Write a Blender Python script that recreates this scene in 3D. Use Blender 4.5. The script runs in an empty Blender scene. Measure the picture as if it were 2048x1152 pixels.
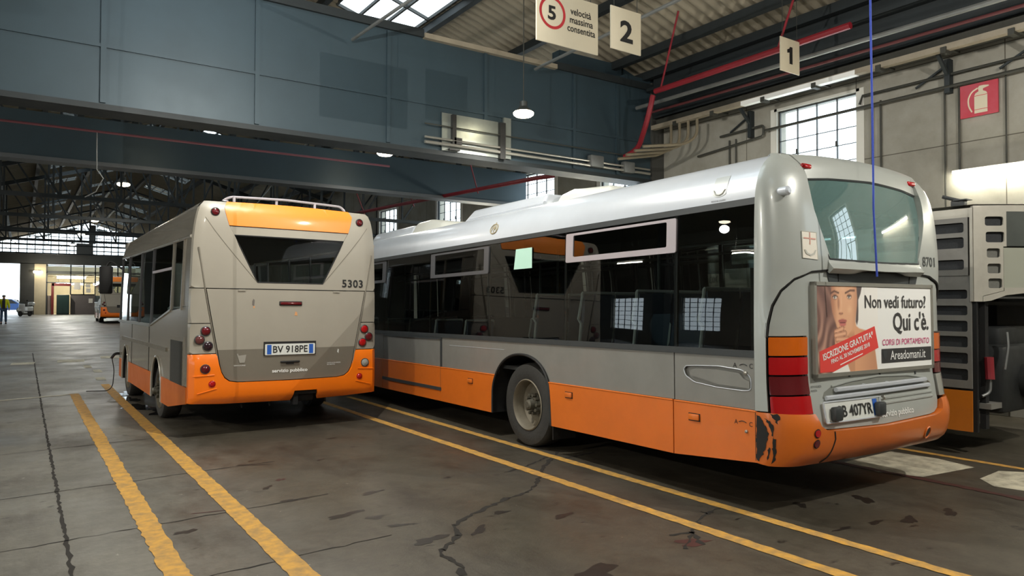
import bpy, bmesh, math, random
from mathutils import Vector, Matrix
from mathutils.geometry import delaunay_2d_cdt
random.seed(7)
PI = math.pi
scene = bpy.context.scene
col = scene.collection
# ------------------------------------------------------------------ camera, sky, exposure
cam_d = bpy.data.cameras.new('camera')
cam = bpy.data.objects.new('camera', cam_d)
col.objects.link(cam)
scene.camera = cam
FPX, YAW, PITCH, ROLL, CAMH = 1434.35, 0.599757, 0.0209775, 0.00276, 1.65
cam_d.sensor_fit = 'HORIZONTAL'
cam_d.sensor_width = 36.0
cam_d.lens = FPX / 2048 * 36.0
cam_d.clip_start = 0.05
cam_d.clip_end = 400
_cy, _sy, _cp, _sp = math.cos(YAW), math.sin(YAW), math.cos(PITCH), math.sin(PITCH)
_f = Vector((_sy * _cp, _cy * _cp, _sp))
_r = Vector((_cy, -_sy, 0))
_u = _r.cross(_f)
_r2 = _r * math.cos(ROLL) + _u * math.sin(ROLL)
_u2 = -_r * math.sin(ROLL) + _u * math.cos(ROLL)
cam.matrix_world = Matrix(((_r2.x, _u2.x, -_f.x, 0), (_r2.y, _u2.y, -_f.y, 0), (_r2.z, _u2.z, -_f.z, CAMH), (0, 0, 0, 1)))

world = bpy.data.worlds.new('overcast_sky')
scene.world = world
world.use_nodes = True
_bg = world.node_tree.nodes['Background']
_bg.inputs[0].default_value = (0.80, 0.92, 1.0, 1)
_bg.inputs[1].default_value = 4.6
scene.view_settings.view_transform = 'Standard'
scene.view_settings.look = 'None'
scene.view_settings.gamma = 1
scene.view_settings.use_curve_mapping = False
scene.view_settings.exposure = 0.0
LAMP_W = 140.0        # watts of one pendant lamp
TUBE_E = 95.0         # radiance of fluorescent tubes

# ------------------------------------------------------------------ helpers
def s2l(v):
    v = v / 255.0
    return v / 12.92 if v <= 0.04045 else ((v + 0.055) / 1.055) ** 2.4
def C8(r, g, b):
    return (s2l(r), s2l(g), s2l(b), 1.0)

MATS = {}
def mat(name, rgb, rough=0.5, metal=0.0, noise=None, emit=None, coat=0.0, bump=None, spec=0.5, streak=False):
    """plain procedural material; noise=(scale, amount[, dark rgb])"""
    m = bpy.data.materials.new(name)
    m.use_nodes = True
    nt = m.node_tree
    b = nt.nodes['Principled BSDF']
    c = C8(*rgb)
    b.inputs['Base Color'].default_value = c
    b.inputs['Roughness'].default_value = rough
    b.inputs['Metallic'].default_value = metal
    b.inputs['Specular IOR Level'].default_value = spec
    if coat:
        b.inputs['Coat Weight'].default_value = coat
        b.inputs['Coat Roughness'].default_value = 0.08
    if noise or bump:
        tc = nt.nodes.new('ShaderNodeTexCoord')
    if noise:
        sc, amt = noise[0], noise[1]
        dk = C8(*noise[2]) if len(noise) > 2 else tuple(x * 0.55 for x in c[:3]) + (1,)
        n = nt.nodes.new('ShaderNodeTexNoise')
        n.inputs['Scale'].default_value = sc
        n.inputs['Detail'].default_value = 6
        n.inputs['Roughness'].default_value = 0.62
        if streak:
            mp = nt.nodes.new('ShaderNodeMapping')
            mp.inputs['Scale'].default_value = (1, 1, 0.18)
            nt.links.new(tc.outputs['Object'], mp.inputs['Vector'])
            nt.links.new(mp.outputs['Vector'], n.inputs['Vector'])
        else:
            nt.links.new(tc.outputs['Object'], n.inputs['Vector'])
        rp = nt.nodes.new('ShaderNodeValToRGB')
        rp.color_ramp.elements[0].position = 0.35
        rp.color_ramp.elements[0].color = tuple(c[i] * (1 - amt) + dk[i] * amt for i in range(3)) + (1,)
        rp.color_ramp.elements[1].position = 0.62
        rp.color_ramp.elements[1].color = c
        nt.links.new(n.outputs['Fac'], rp.inputs['Fac'])
        nt.links.new(rp.outputs['Color'], b.inputs['Base Color'])
        mr = nt.nodes.new('ShaderNodeMapRange')
        kk = min(1, amt * 5)
        mr.inputs['To Min'].default_value = min(1, rough + 0.14 * kk)
        mr.inputs['To Max'].default_value = max(0.02, rough - 0.06 * kk)
        nt.links.new(n.outputs['Fac'], mr.inputs['Value'])
        nt.links.new(mr.outputs['Result'], b.inputs['Roughness'])
    if bump:
        n2 = nt.nodes.new('ShaderNodeTexNoise')
        n2.inputs['Scale'].default_value = bump[0]
        n2.inputs['Detail'].default_value = 4
        nt.links.new(tc.outputs['Object'], n2.inputs['Vector'])
        bp = nt.nodes.new('ShaderNodeBump')
        bp.inputs['Strength'].default_value = bump[1]
        bp.inputs['Distance'].default_value = 0.02
        nt.links.new(n2.outputs['Fac'], bp.inputs['Height'])
        nt.links.new(bp.outputs['Normal'], b.inputs['Normal'])
    if emit:
        b.inputs['Emission Color'].default_value = C8(*emit[0])
        b.inputs['Emission Strength'].default_value = emit[1]
    MATS[name] = m
    return m

def glass(name, tint, gloss=1.0, rough=0.01, ior=1.5, film=None):
    m = bpy.data.materials.new(name)
    m.use_nodes = True
    nt = m.node_tree
    for n in list(nt.nodes):
        nt.nodes.remove(n)
    o = nt.nodes.new('ShaderNodeOutputMaterial')
    t = nt.nodes.new('ShaderNodeBsdfTransparent')
    t.inputs[0].default_value = tint
    g = nt.nodes.new('ShaderNodeBsdfGlossy')
    g.inputs[0].default_value = (gloss, gloss, gloss, 1)
    g.inputs['Roughness'].default_value = rough
    f = nt.nodes.new('ShaderNodeFresnel')
    f.inputs[0].default_value = ior
    mx = nt.nodes.new('ShaderNodeMixShader')
    nt.links.new(f.outputs[0], mx.inputs[0])
    if film:
        d = nt.nodes.new('ShaderNodeBsdfDiffuse'); d.inputs[0].default_value = film
        ad = nt.nodes.new('ShaderNodeAddShader')
        nt.links.new(t.outputs[0], ad.inputs[0]); nt.links.new(d.outputs[0], ad.inputs[1])
        nt.links.new(ad.outputs[0], mx.inputs[1])
    else:
        nt.links.new(t.outputs[0], mx.inputs[1])
    nt.links.new(g.outputs[0], mx.inputs[2])
    nt.links.new(mx.outputs[0], o.inputs[0])
    MATS[name] = m
    return m

class MB:
    """collects vertices and faces; build() links them as ONE mesh object"""
    def __init__(self):
        self.v = []; self.f = []; self.mi = []
    def add(self, vs, fs, mi=0):
        k = len(self.v)
        self.v += [tuple(p) for p in vs]
        self.f += [tuple(i + k for i in f) for f in fs]
        self.mi += [mi] * len(fs)
        return self
    def box(self, a, b, mi=0):
        x0, x1 = sorted((a[0], b[0])); y0, y1 = sorted((a[1], b[1])); z0, z1 = sorted((a[2], b[2]))
        vs = [(x0, y0, z0), (x1, y0, z0), (x1, y1, z0), (x0, y1, z0), (x0, y0, z1), (x1, y0, z1), (x1, y1, z1), (x0, y1, z1)]
        return self.add(vs, [(0, 3, 2, 1), (4, 5, 6, 7), (0, 1, 5, 4), (1, 2, 6, 5), (2, 3, 7, 6), (3, 0, 4, 7)], mi)
    def rbox(self, a, b, r, mi=0, seg=2):
        """box with bevelled edges"""
        bm = bmesh.new()
        x0, x1 = sorted((a[0], b[0])); y0, y1 = sorted((a[1], b[1])); z0, z1 = sorted((a[2], b[2]))
        vs = [bm.verts.new(p) for p in ((x0, y0, z0), (x1, y0, z0), (x1, y1, z0), (x0, y1, z0), (x0, y0, z1), (x1, y0, z1), (x1, y1, z1), (x0, y1, z1))]
        for f in ((0, 3, 2, 1), (4, 5, 6, 7), (0, 1, 5, 4), (1, 2, 6, 5), (2, 3, 7, 6), (3, 0, 4, 7)):
            bm.faces.new([vs[i] for i in f])
        bmesh.ops.bevel(bm, geom=list(bm.edges), offset=r, segments=seg, affect='EDGES', profile=0.5)
        bm.verts.index_update()
        self.add([v.co[:] for v in bm.verts], [tuple(v.index for v in f.verts) for f in bm.faces], mi)
        bm.free()
        return self
    def bar(self, p, q, w, h, mi=0, up=(0, 0, 1)):
        """rectangular bar from p to q, w sideways, h along up"""
        p = Vector(p); q = Vector(q); d = (q - p).normalized(); up = Vector(up)
        if abs(d.dot(up)) > 0.98:
            up = Vector((0, 1, 0))
        s = d.cross(up).normalized(); u = s.cross(d).normalized()
        vs = []
        for c in (p, q):
            for a, b in ((-1, -1), (1, -1), (1, 1), (-1, 1)):
                vs.append(c + s * (a * w / 2) + u * (b * h / 2))
        return self.add(vs, [(0, 3, 2, 1), (4, 5, 6, 7), (0, 1, 5, 4), (1, 2, 6, 5), (2, 3, 7, 6), (3, 0, 4, 7)], mi)
    def tube(self, pts, r, seg=8, mi=0, caps=True, closed=False):
        pts = [Vector(p) for p in pts]
        n = len(pts)
        rs = r if isinstance(r, (list, tuple)) else [r] * n
        rings = []
        d0 = (pts[1] - pts[0]).normalized()
        ref = Vector((0, 0, 1)) if abs(d0.z) < 0.9 else Vector((1, 0, 0))
        for i in range(n):
            if closed:
                d = (pts[(i + 1) % n] - pts[i - 1]).normalized()
            else:
                d = (pts[min(i + 1, n - 1)] - pts[max(i - 1, 0)]).normalized()
            a = ref - d * ref.dot(d)
            if a.length < 1e-4:
                a = Vector((1, 0, 0)) - d * d.x
            a.normalize(); ref = a
            b = d.cross(a)
            rings.append([pts[i] + (a * math.cos(t) + b * math.sin(t)) * rs[i] for t in [2 * PI * k / seg for k in range(seg)]])
        vs = [p for rg in rings for p in rg]
        fs = []
        m = n if closed else n - 1
        for i in range(m):
            j = (i + 1) % n
            for k in range(seg):
                l = (k + 1) % seg
                fs.append((i * seg + k, i * seg + l, j * seg + l, j * seg + k))
        if caps and not closed:
            fs.append(tuple(range(seg - 1, -1, -1)))
            fs.append(tuple((n - 1) * seg + k for k in range(seg)))
        return self.add(vs, fs, mi)
    def lathe(self, prof, c, axis='Z', seg=24, mi=0, cap0=False, cap1=False):
        """prof = [(radius, height)]; axis X, Y or Z through c"""
        c = Vector(c)
        ax = {'X': (Vector((0, 1, 0)), Vector((0, 0, 1)), Vector((1, 0, 0))), 'Y': (Vector((0, 0, 1)), Vector((1, 0, 0)), Vector((0, 1, 0))), 'Z': (Vector((1, 0, 0)), Vector((0, 1, 0)), Vector((0, 0, 1)))}[axis]
        vs = []
        for r, h in prof:
            for k in range(seg):
                t = 2 * PI * k / seg
                vs.append(c + ax[0] * (r * math.cos(t)) + ax[1] * (r * math.sin(t)) + ax[2] * h)
        fs = []
        for i in range(len(prof) - 1):
            for k in range(seg):
                l = (k + 1) % seg
                fs.append((i * seg + k, i * seg + l, (i + 1) * seg + l, (i + 1) * seg + k))
        if cap0:
            fs.append(tuple(range(seg - 1, -1, -1)))
        if cap1:
            fs.append(tuple((len(prof) - 1) * seg + k for k in range(seg)))
        return self.add(vs, fs, mi)
    def prism(self, poly, fr, d0, d1, mi=0):
        """poly [(u,v)] in frame fr=(origin, U, V, N), extruded from d0 to d1 along N (fan-safe ngon)"""
        o, U, V, N = [Vector(a) for a in fr]
        n = len(poly)
        vs = [o + U * a + V * b + N * d0 for a, b in poly] + [o + U * a + V * b + N * d1 for a, b in poly]
        fs = [tuple(range(n - 1, -1, -1)), tuple(range(n, 2 * n))]
        for i in range(n):
            j = (i + 1) % n
            fs.append((i, j, n + j, n + i))
        return self.add(vs, fs, mi)
    def build(self, name, m, parent=None, smooth=30, fix=True, loc=None, label=None):
        me = bpy.data.meshes.new(name)
        me.from_pydata(self.v, [], self.f)
        ms = m if isinstance(m, (list, tuple)) else [m]
        for k in ms:
            me.materials.append(k)
        if len(ms) > 1:
            for p, i in zip(me.polygons, self.mi):
                p.material_index = i
        if fix:
            bm = bmesh.new(); bm.from_mesh(me)
            bmesh.ops.recalc_face_normals(bm, faces=bm.faces)
            bm.to_mesh(me); bm.free()
        if smooth:
            me.polygons.foreach_set('use_smooth', [True] * len(me.polygons))
            me.set_sharp_from_angle(angle=math.radians(smooth))
        me.update()
        o = bpy.data.objects.new(name, me)
        col.objects.link(o)
        if parent is not None:
            o.parent = parent
        if loc:
            o.location = loc
        if label:
            o['label'] = label
        return o

def inside(p, poly):
    x, y = p; c = False; n = len(poly); j = n - 1
    for i in range(n):
        xi, yi = poly[i]; xj, yj = poly[j]
        if (yi > y) != (yj > y) and x < (xj - xi) * (y - yi) / (yj - yi) + xi:
            c = not c
        j = i
    return c

def densify(poly, st):
    out = []
    n = len(poly)
    for i in range(n):
        a = poly[i]; b = poly[(i + 1) % n]
        L = math.hypot((b[0] - a[0]) / st[0], (b[1] - a[1]) / st[1])
        k = max(1, int(math.ceil(L)))
        for t in range(k):
            out.append((a[0] + (b[0] - a[0]) * t / k, a[1] + (b[1] - a[1]) * t / k))
    return out

def patch_mb(mb, outline, S, holes=(), step=None, off=0.0, thick=0.012, mi=0, two=False):
    """a panel cut from surface S(u, v): outline with holes, its own rim of depth thick"""
    loops = [list(outline)] + [list(h) for h in holes]
    if step:
        loops = [densify(l, step) for l in loops]
    pts = []; edges = []
    for l in loops:
        k = len(pts)
        pts += l
        edges += [(k + i, k + (i + 1) % len(l)) for i in range(len(l))]
    nb = len(pts)
    if step:
        us = [p[0] for p in loops[0]]; vs_ = [p[1] for p in loops[0]]
        u = min(us) + step[0] * 0.5; row = 0
        while u < max(us):
            v = min(vs_) + step[1] * (0.5 if row % 2 else 0.27)
            while v < max(vs_):
                q = (u, v)
                if inside(q, loops[0]) and not any(inside(q, h) for h in loops[1:]):
                    ok = True
                    for b in pts[:nb]:
                        if abs(b[0] - u) < step[0] * 0.33 and abs(b[1] - v) < step[1] * 0.33:
                            ok = False; break
                    if ok:
                        pts.append(q)
                v += step[1]
            u += step[0]; row += 1
    kx, ky = step if step else (1.0, 1.0)
    r = delaunay_2d_cdt([Vector((p[0] / kx, p[1] / ky)) for p in pts], edges, [], 0, 1e-6)
    V2, F2 = [(p[0] * kx, p[1] * ky) for p in r[0]], r[2]
    keep = []
    for f in F2:
        cx = sum(V2[i][0] for i in f) / len(f); cy = sum(V2[i][1] for i in f) / len(f)
        if inside((cx, cy), loops[0]) and not any(inside((cx, cy), h) for h in loops[1:]):
            keep.append(tuple(f))
    e = 1e-3
    P = []; N = []
    for p in V2:
        a = Vector(S(p[0], p[1]))
        du = Vector(S(p[0] + e, p[1])) - Vector(S(p[0] - e, p[1]))
        dv = Vector(S(p[0], p[1] + e)) - Vector(S(p[0], p[1] - e))
        n = du.cross(dv)
        n = n.normalized() if n.length > 1e-12 else Vector((0, 0, 1))
        P.append(a + n * off); N.append(n)
    cnt = {}
    for f in keep:
        for i in range(len(f)):
            a, b = f[i], f[(i + 1) % len(f)]
            cnt[(a, b)] = cnt.get((a, b), 0) + 1
    bd = [k for k in cnt if (k[1], k[0]) not in cnt]
    vs = list(P); fs = list(keep)
    if thick:
        mp = {}
        for a, b in bd:
            for q in (a, b):
                if q not in mp:
                    mp[q] = len(vs)
                    vs.append(P[q] - N[q] * thick)
            fs.append((b, a, mp[a], mp[b]))
        if two:
            k = len(vs)
            vs += [P[i] - N[i] * thick for i in range(len(P))]
            fs += [tuple(k + i for i in reversed(f)) for f in keep]
    mb.add(vs, fs, mi)
    return mb

def patch(name, outline, S, m, parent=None, holes=(), step=None, off=0.0, thick=0.012, smooth=32, two=False, label=None):
    mb = patch_mb(MB(), outline, S, holes, step, off, thick, 0, two)
    return mb.build(name, m, parent, smooth, fix=False, label=label)

_txt = {}
def text_geo(s, size, bold=0.0, sx=1.0, shear=0.0, space=1.0):
    """flat lettering as (verts2d, faces), left-bottom at 0,0; size = cap height"""
    key = (s, bold, shear, space)
    if key not in _txt:
        cu = bpy.data.curves.new('lettering', 'FONT')
        cu.body = s
        cu.size = 1.0
        cu.offset = bold
        cu.shear = shear
        cu.space_character = space
        cu.resolution_u = 3
        o = bpy.data.objects.new('lettering', cu)
        col.objects.link(o)
        dg = bpy.context.evaluated_depsgraph_get()
        me = bpy.data.meshes.new_from_object(o.evaluated_get(dg))
        vs = [(v.co.x, v.co.y) for v in me.vertices]
        fs = [tuple(p.vertices) for p in me.polygons]
        bpy.data.objects.remove(o)
        bpy.data.curves.remove(cu)
        bpy.data.meshes.remove(me)
        _txt[key] = (vs, fs)
    vs, fs = _txt[key]
    x0 = min(v[0] for v in vs)
    k = size / 0.69
    return [((x - x0) * k * sx, y * k) for x, y in vs], fs

def text_on(name, s, S, u0, v0, size, m, parent, width=None, bold=0.0, off=0.003, rot=0.0, shear=0.0, space=1.0, flip=False, label=None, anchor='l'):
    vs, fs = text_geo(s, size, bold, 1.0, shear, space)
    w = max(v[0] for v in vs)
    sx = width / w if width else 1.0
    w *= sx
    ax = {'l': 0, 'c': w / 2, 'r': w}[anchor]
    cr, sr = math.cos(rot), math.sin(rot)
    out = []
    for x, y in vs:
        x = x * sx - ax
        a, b = x * cr - y * sr, x * sr + y * cr
        if flip:
            a = -a
        u, v = u0 + a, v0 + b
        e = 1e-3
        n = (Vector(S(u + e, v)) - Vector(S(u - e, v))).cross(Vector(S(u, v + e)) - Vector(S(u, v - e))).normalized()
        out.append(Vector(S(u, v)) + n * off)
    mb = MB(); mb.add(out, fs)
    return mb.build(name, m, parent, 0, fix=False, label=label)

def plane_S(o, U, V):
    o, U, V = Vector(o), Vector(U), Vector(V)
    return lambda a, b: o + U * a + V * b

def empty(name, loc=(0, 0, 0), rz=0.0):
    o = bpy.data.objects.new(name, None)
    o.empty_display_size = 0.2
    o.location = loc
    o.rotation_euler = (0, 0, rz)
    col.objects.link(o)
    return o
def tag(o, label=None, cat=None, group=None, kind=None):
    if label: o['label'] = label
    if cat: o['category'] = cat
    if group: o['group'] = group
    if kind: o['kind'] = kind
    return o
def struct(o, label=None):
    o['kind'] = 'structure'
    if label: o['label'] = label
    return o
def dup_tree(o, parent=None):
    c = o.copy(); col.objects.link(c)
    if parent is not None:
        c.parent = parent
    for ch in o.children:
        dup_tree(ch, c)
    return c
def interp(tab):
    """smooth monotone interpolation through a table"""
    xs = [t[0] for t in tab]; ys = [t[1] for t in tab]; n = len(xs)
    d = [(ys[i + 1] - ys[i]) / (xs[i + 1] - xs[i]) for i in range(n - 1)]
    m = [d[0]] + [0 if d[i - 1] * d[i] <= 0 else 2 * d[i - 1] * d[i] / (d[i - 1] + d[i]) for i in range(1, n - 1)] + [d[-1]]
    def f(x):
        if x <= xs[0]: return ys[0]
        if x >= xs[-1]: return ys[-1]
        i = 0
        while x > xs[i + 1]: i += 1
        h = xs[i + 1] - xs[i]; t = (x - xs[i]) / h
        return ys[i] * (1 + 2 * t) * (1 - t) ** 2 + h * m[i] * t * (1 - t) ** 2 + ys[i + 1] * t * t * (3 - 2 * t) + h * m[i + 1] * t * t * (t - 1)
    return f
def chaikin(P, n=2):
    for _ in range(n):
        Q = [P[0]]
        for a, b in zip(P[:-1], P[1:]):
            Q += [(a[0] * .75 + b[0] * .25, a[1] * .75 + b[1] * .25), (a[0] * .25 + b[0] * .75, a[1] * .25 + b[1] * .75)]
        P = Q + [P[-1]]
    return P
def ragged(poly, st, j, seed=1):
    r = random.Random(seed)
    return [(a + r.uniform(-j, j), b + r.uniform(-j, j)) for a, b in densify(poly, (st, st))]
def circ(u, v, r, n=20, rv=None):
    rv = rv or r
    return [(u + r * math.cos(2 * PI * k / n), v + rv * math.sin(2 * PI * k / n)) for k in range(n)]
def rrect(u0, v0, u1, v1, r, n=4):
    out = []
    for cx, cy, a in ((u1 - r, v1 - r, 0), (u0 + r, v1 - r, 90), (u0 + r, v0 + r, 180), (u1 - r, v0 + r, 270)):
        for k in range(n + 1):
            t = math.radians(a + 90 * k / n)
            out.append((cx + r * math.cos(t), cy + r * math.sin(t)))
    return out
def floor_z(y):
    return 0.0 if y < 14 else 0.0086 * (y - 14)

# ------------------------------------------------------------------ materials
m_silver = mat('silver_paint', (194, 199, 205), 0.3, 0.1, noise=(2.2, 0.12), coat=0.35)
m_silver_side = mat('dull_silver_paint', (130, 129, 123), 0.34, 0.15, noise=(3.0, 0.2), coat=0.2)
m_grey_rear = mat('grey_rear_paint', (168, 172, 167), 0.3, 0.1, noise=(2.5, 0.12), coat=0.3)
m_beige = mat('beige_grey_paint', (160, 154, 141), 0.34, 0.1, noise=(2.0, 0.12), coat=0.3)
m_beige_dark = mat('dark_beige_grey_paint', (118, 112, 100), 0.38, 0.1, noise=(3.0, 0.15), coat=0.2)
m_orange = mat('orange_paint', (212, 108, 32), 0.3, 0.0, noise=(2.6, 0.2), coat=0.35)
m_orange_bright = mat('bright_orange_paint', (246, 120, 14), 0.3, 0.0, noise=(3.0, 0.1), coat=0.35)
m_orange_pale = mat('pale_orange_paint', (250, 142, 52), 0.34, 0.0, noise=(2.0, 0.08), coat=0.2)
m_black = mat('black_rubber', (22, 22, 22), 0.55)
m_trim = mat('dark_grey_trim', (52, 56, 57), 0.45, noise=(6, 0.2))
m_dark = mat('dark_underside', (14, 14, 14), 0.8)
m_seam = mat('panel_gap', (26, 25, 23), 0.8)
m_tyre = mat('tyre_rubber', (48, 47, 44), 0.75, noise=(5, 0.4), bump=(40, 0.2))
m_rim = mat('dusty_steel_rim', (122, 114, 98), 0.55, 0.3, noise=(7, 0.4))
m_hub = mat('oily_hub', (98, 94, 82), 0.5, 0.4, noise=(14, 0.5))
m_red_lens = mat('red_lens', (176, 16, 22), 0.12, noise=(9, 0.15), coat=0.6)
m_dkred_lens = mat('dark_red_lens', (96, 20, 26), 0.12, noise=(9, 0.15), coat=0.6)
m_amber = mat('amber_lens', (208, 98, 14), 0.12, noise=(9, 0.15), coat=0.6)
m_clear_lens = mat('clear_lens', (150, 150, 142), 0.15, coat=0.6)
m_white = mat('white_print', (236, 236, 232), 0.5)
m_black_print = mat('black_print', (24, 24, 24), 0.5)
m_plate = mat('plate_white', (214, 216, 210), 0.4, noise=(9, 0.12))
m_plate_blue = mat('plate_blue', (34, 88, 176), 0.4)
m_glass_side = glass('tinted_side_glass', (0.50, 0.56, 0.54, 1), 1.0, 0.008)
m_glass_rear = glass('green_rear_glass', (0.34, 0.44, 0.42, 1), 1.0, 0.012, 2.0, (0.10, 0.17, 0.16, 1))
m_glass_clear = glass('clear_dusty_glass', (0.86, 0.9, 0.9, 1), 1.0, 0.05)
m_hopper_frame = mat('anodised_frame', (176, 168, 172), 0.4, 0.3, noise=(5, 0.1))
m_hopper_dark = mat('grey_window_frame', (84, 84, 86), 0.45, 0.2)
m_interior = mat('grey_interior_lining', (92, 94, 92), 0.7)
m_interior_dark = mat('dark_interior', (34, 36, 36), 0.8)
m_seat_shell = mat('pale_seat_shell', (196, 200, 200), 0.4)
m_seat_pad = mat('blue_grey_seat_cloth', (62, 74, 92), 0.9)
m_yellow_pole = mat('yellow_pole', (216, 160, 40), 0.4)
m_chrome = mat('bare_steel', (170, 168, 160), 0.3, 0.7)
# ------------------------------------------------------------------ hall shell
XR, XL, XL2, YB, YE = 12.0, -2.0, -16.0, -13.0, 75.0
EAVE, RIDGE, XM = 6.7, 8.8, 5.0
def roof_z(x):
    if x >= XM: return EAVE + 0.3 * (XR - x)
    if x >= XL: return EAVE + 0.3 * (x - XL)
    return EAVE + 0.3 * min(XL - x, x - XL2)

def floor_material():
    m = bpy.data.materials.new('worn_concrete_floor'); m.use_nodes = True
    nt = m.node_tree; b = nt.nodes['Principled BSDF']
    tc = nt.nodes.new('ShaderNodeTexCoord')
    def noise(sc, det, rough=0.6, stretch=None):
        n = nt.nodes.new('ShaderNodeTexNoise')
        n.inputs['Scale'].default_value = sc; n.inputs['Detail'].default_value = det; n.inputs['Roughness'].default_value = rough
        if stretch:
            mp = nt.nodes.new('ShaderNodeMapping'); mp.inputs['Scale'].default_value = stretch
            nt.links.new(tc.outputs['Object'], mp.inputs['Vector']); nt.links.new(mp.outputs['Vector'], n.inputs['Vector'])
        else:
            nt.links.new(tc.outputs['Object'], n.inputs['Vector'])
        return n
    def ramp(n, p0, c0, p1, c1):
        r = nt.nodes.new('ShaderNodeValToRGB')
        r.color_ramp.elements[0].position = p0; r.color_ramp.elements[0].color = c0
        r.color_ramp.elements[1].position = p1; r.color_ramp.elements[1].color = c1
        nt.links.new(n.outputs['Fac'], r.inputs['Fac']); return r
    def mix(a, bb, f, mode='MIX'):
        x = nt.nodes.new('ShaderNodeMix'); x.data_type = 'RGBA'; x.blend_type = mode
        if isinstance(f, float): x.inputs[0].default_value = f
        else: nt.links.new(f, x.inputs[0])
        for s, v in ((6, a), (7, bb)):
            if isinstance(v, tuple): x.inputs[s].default_value = v
            else: nt.links.new(v, x.inputs[s])
        return x.outputs[2]
    base = ramp(noise(0.55, 8, 0.65), 0.3, C8(96, 94, 88), 0.72, C8(130, 127, 118))
    fine = ramp(noise(9, 6, 0.7), 0.3, (0.72, 0.72, 0.72, 1), 0.7, (1.08, 1.08, 1.08, 1))
    c = mix(base.outputs['Color'], fine.outputs['Color'], 1.0, 'MULTIPLY')
    grime = ramp(noise(1.3, 7, 0.7, (1.0, 0.45, 1)), 0.50, (0, 0, 0, 1), 0.68, (1, 1, 1, 1))
    c = mix(c, C8(76, 70, 62), grime.outputs['Color'])
    spots = ramp(noise(4.2, 4, 0.55, (0.8, 1.5, 1)), 0.66, (0, 0, 0, 1), 0.72, (1, 1, 1, 1))
    c = mix(c, C8(52, 46, 40), spots.outputs['Color'])
    pale = ramp(noise(16, 3, 0.5), 0.73, (0, 0, 0, 1), 0.77, (1, 1, 1, 1))
    c = mix(c, C8(170, 166, 156), pale.outputs['Color'])
    # oily darkening of the parking lanes, broken up by noise
    sx = nt.nodes.new('ShaderNodeSeparateXYZ'); nt.links.new(tc.outputs['Object'], sx.inputs[0])
    nz = noise(0.9, 6, 0.65)
    ad = nt.nodes.new('ShaderNodeMath'); ad.operation = 'MULTIPLY_ADD'; nt.links.new(nz.outputs['Fac'], ad.inputs[0]); ad.inputs[1].default_value = 1.2
    nt.links.new(sx.outputs['X'], ad.inputs[2])
    lane = nt.nodes.new('ShaderNodeMapRange'); lane.interpolation_type = 'SMOOTHSTEP'
    lane.inputs['From Min'].default_value = 1.7; lane.inputs['From Max'].default_value = 2.7
    nt.links.new(ad.outputs[0], lane.inputs['Value'])
    far = nt.nodes.new('ShaderNodeMapRange'); far.interpolation_type = 'SMOOTHSTEP'
    far.inputs['From Min'].default_value = 24; far.inputs['From Max'].default_value = 17
    nt.links.new(sx.outputs['Y'], far.inputs['Value'])
    ml = nt.nodes.new('ShaderNodeMath'); ml.operation = 'MULTIPLY'
    nt.links.new(lane.outputs[0], ml.inputs[0]); nt.links.new(far.outputs[0], ml.inputs[1])
    c = mix(c, mix(c, (0.50, 0.46, 0.40, 1), 1.0, 'MULTIPLY'), ml.outputs[0])
    c = mix(c, (0.86, 0.84, 0.80, 1), 1.0, 'MULTIPLY')
    nt.links.new(c, b.inputs['Base Color'])
    rr = nt.nodes.new('ShaderNodeMapRange')
    rr.inputs['From Min'].default_value = 0.3; rr.inputs['From Max'].default_value = 0.7
    rr.inputs['To Min'].default_value = 0.34; rr.inputs['To Max'].default_value = 0.62
    nt.links.new(noise(0.8, 6, 0.6).outputs['Fac'], rr.inputs['Value'])
    nt.links.new(rr.outputs['Result'], b.inputs['Roughness'])
    bp = nt.nodes.new('ShaderNodeBump'); bp.inputs['Strength'].default_value = 0.25; bp.inputs['Distance'].default_value = 0.01
    nt.links.new(noise(24, 5, 0.7).outputs['Fac'], bp.inputs['Height'])
    nt.links.new(bp.outputs['Normal'], b.inputs['Normal'])
    return m

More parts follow.
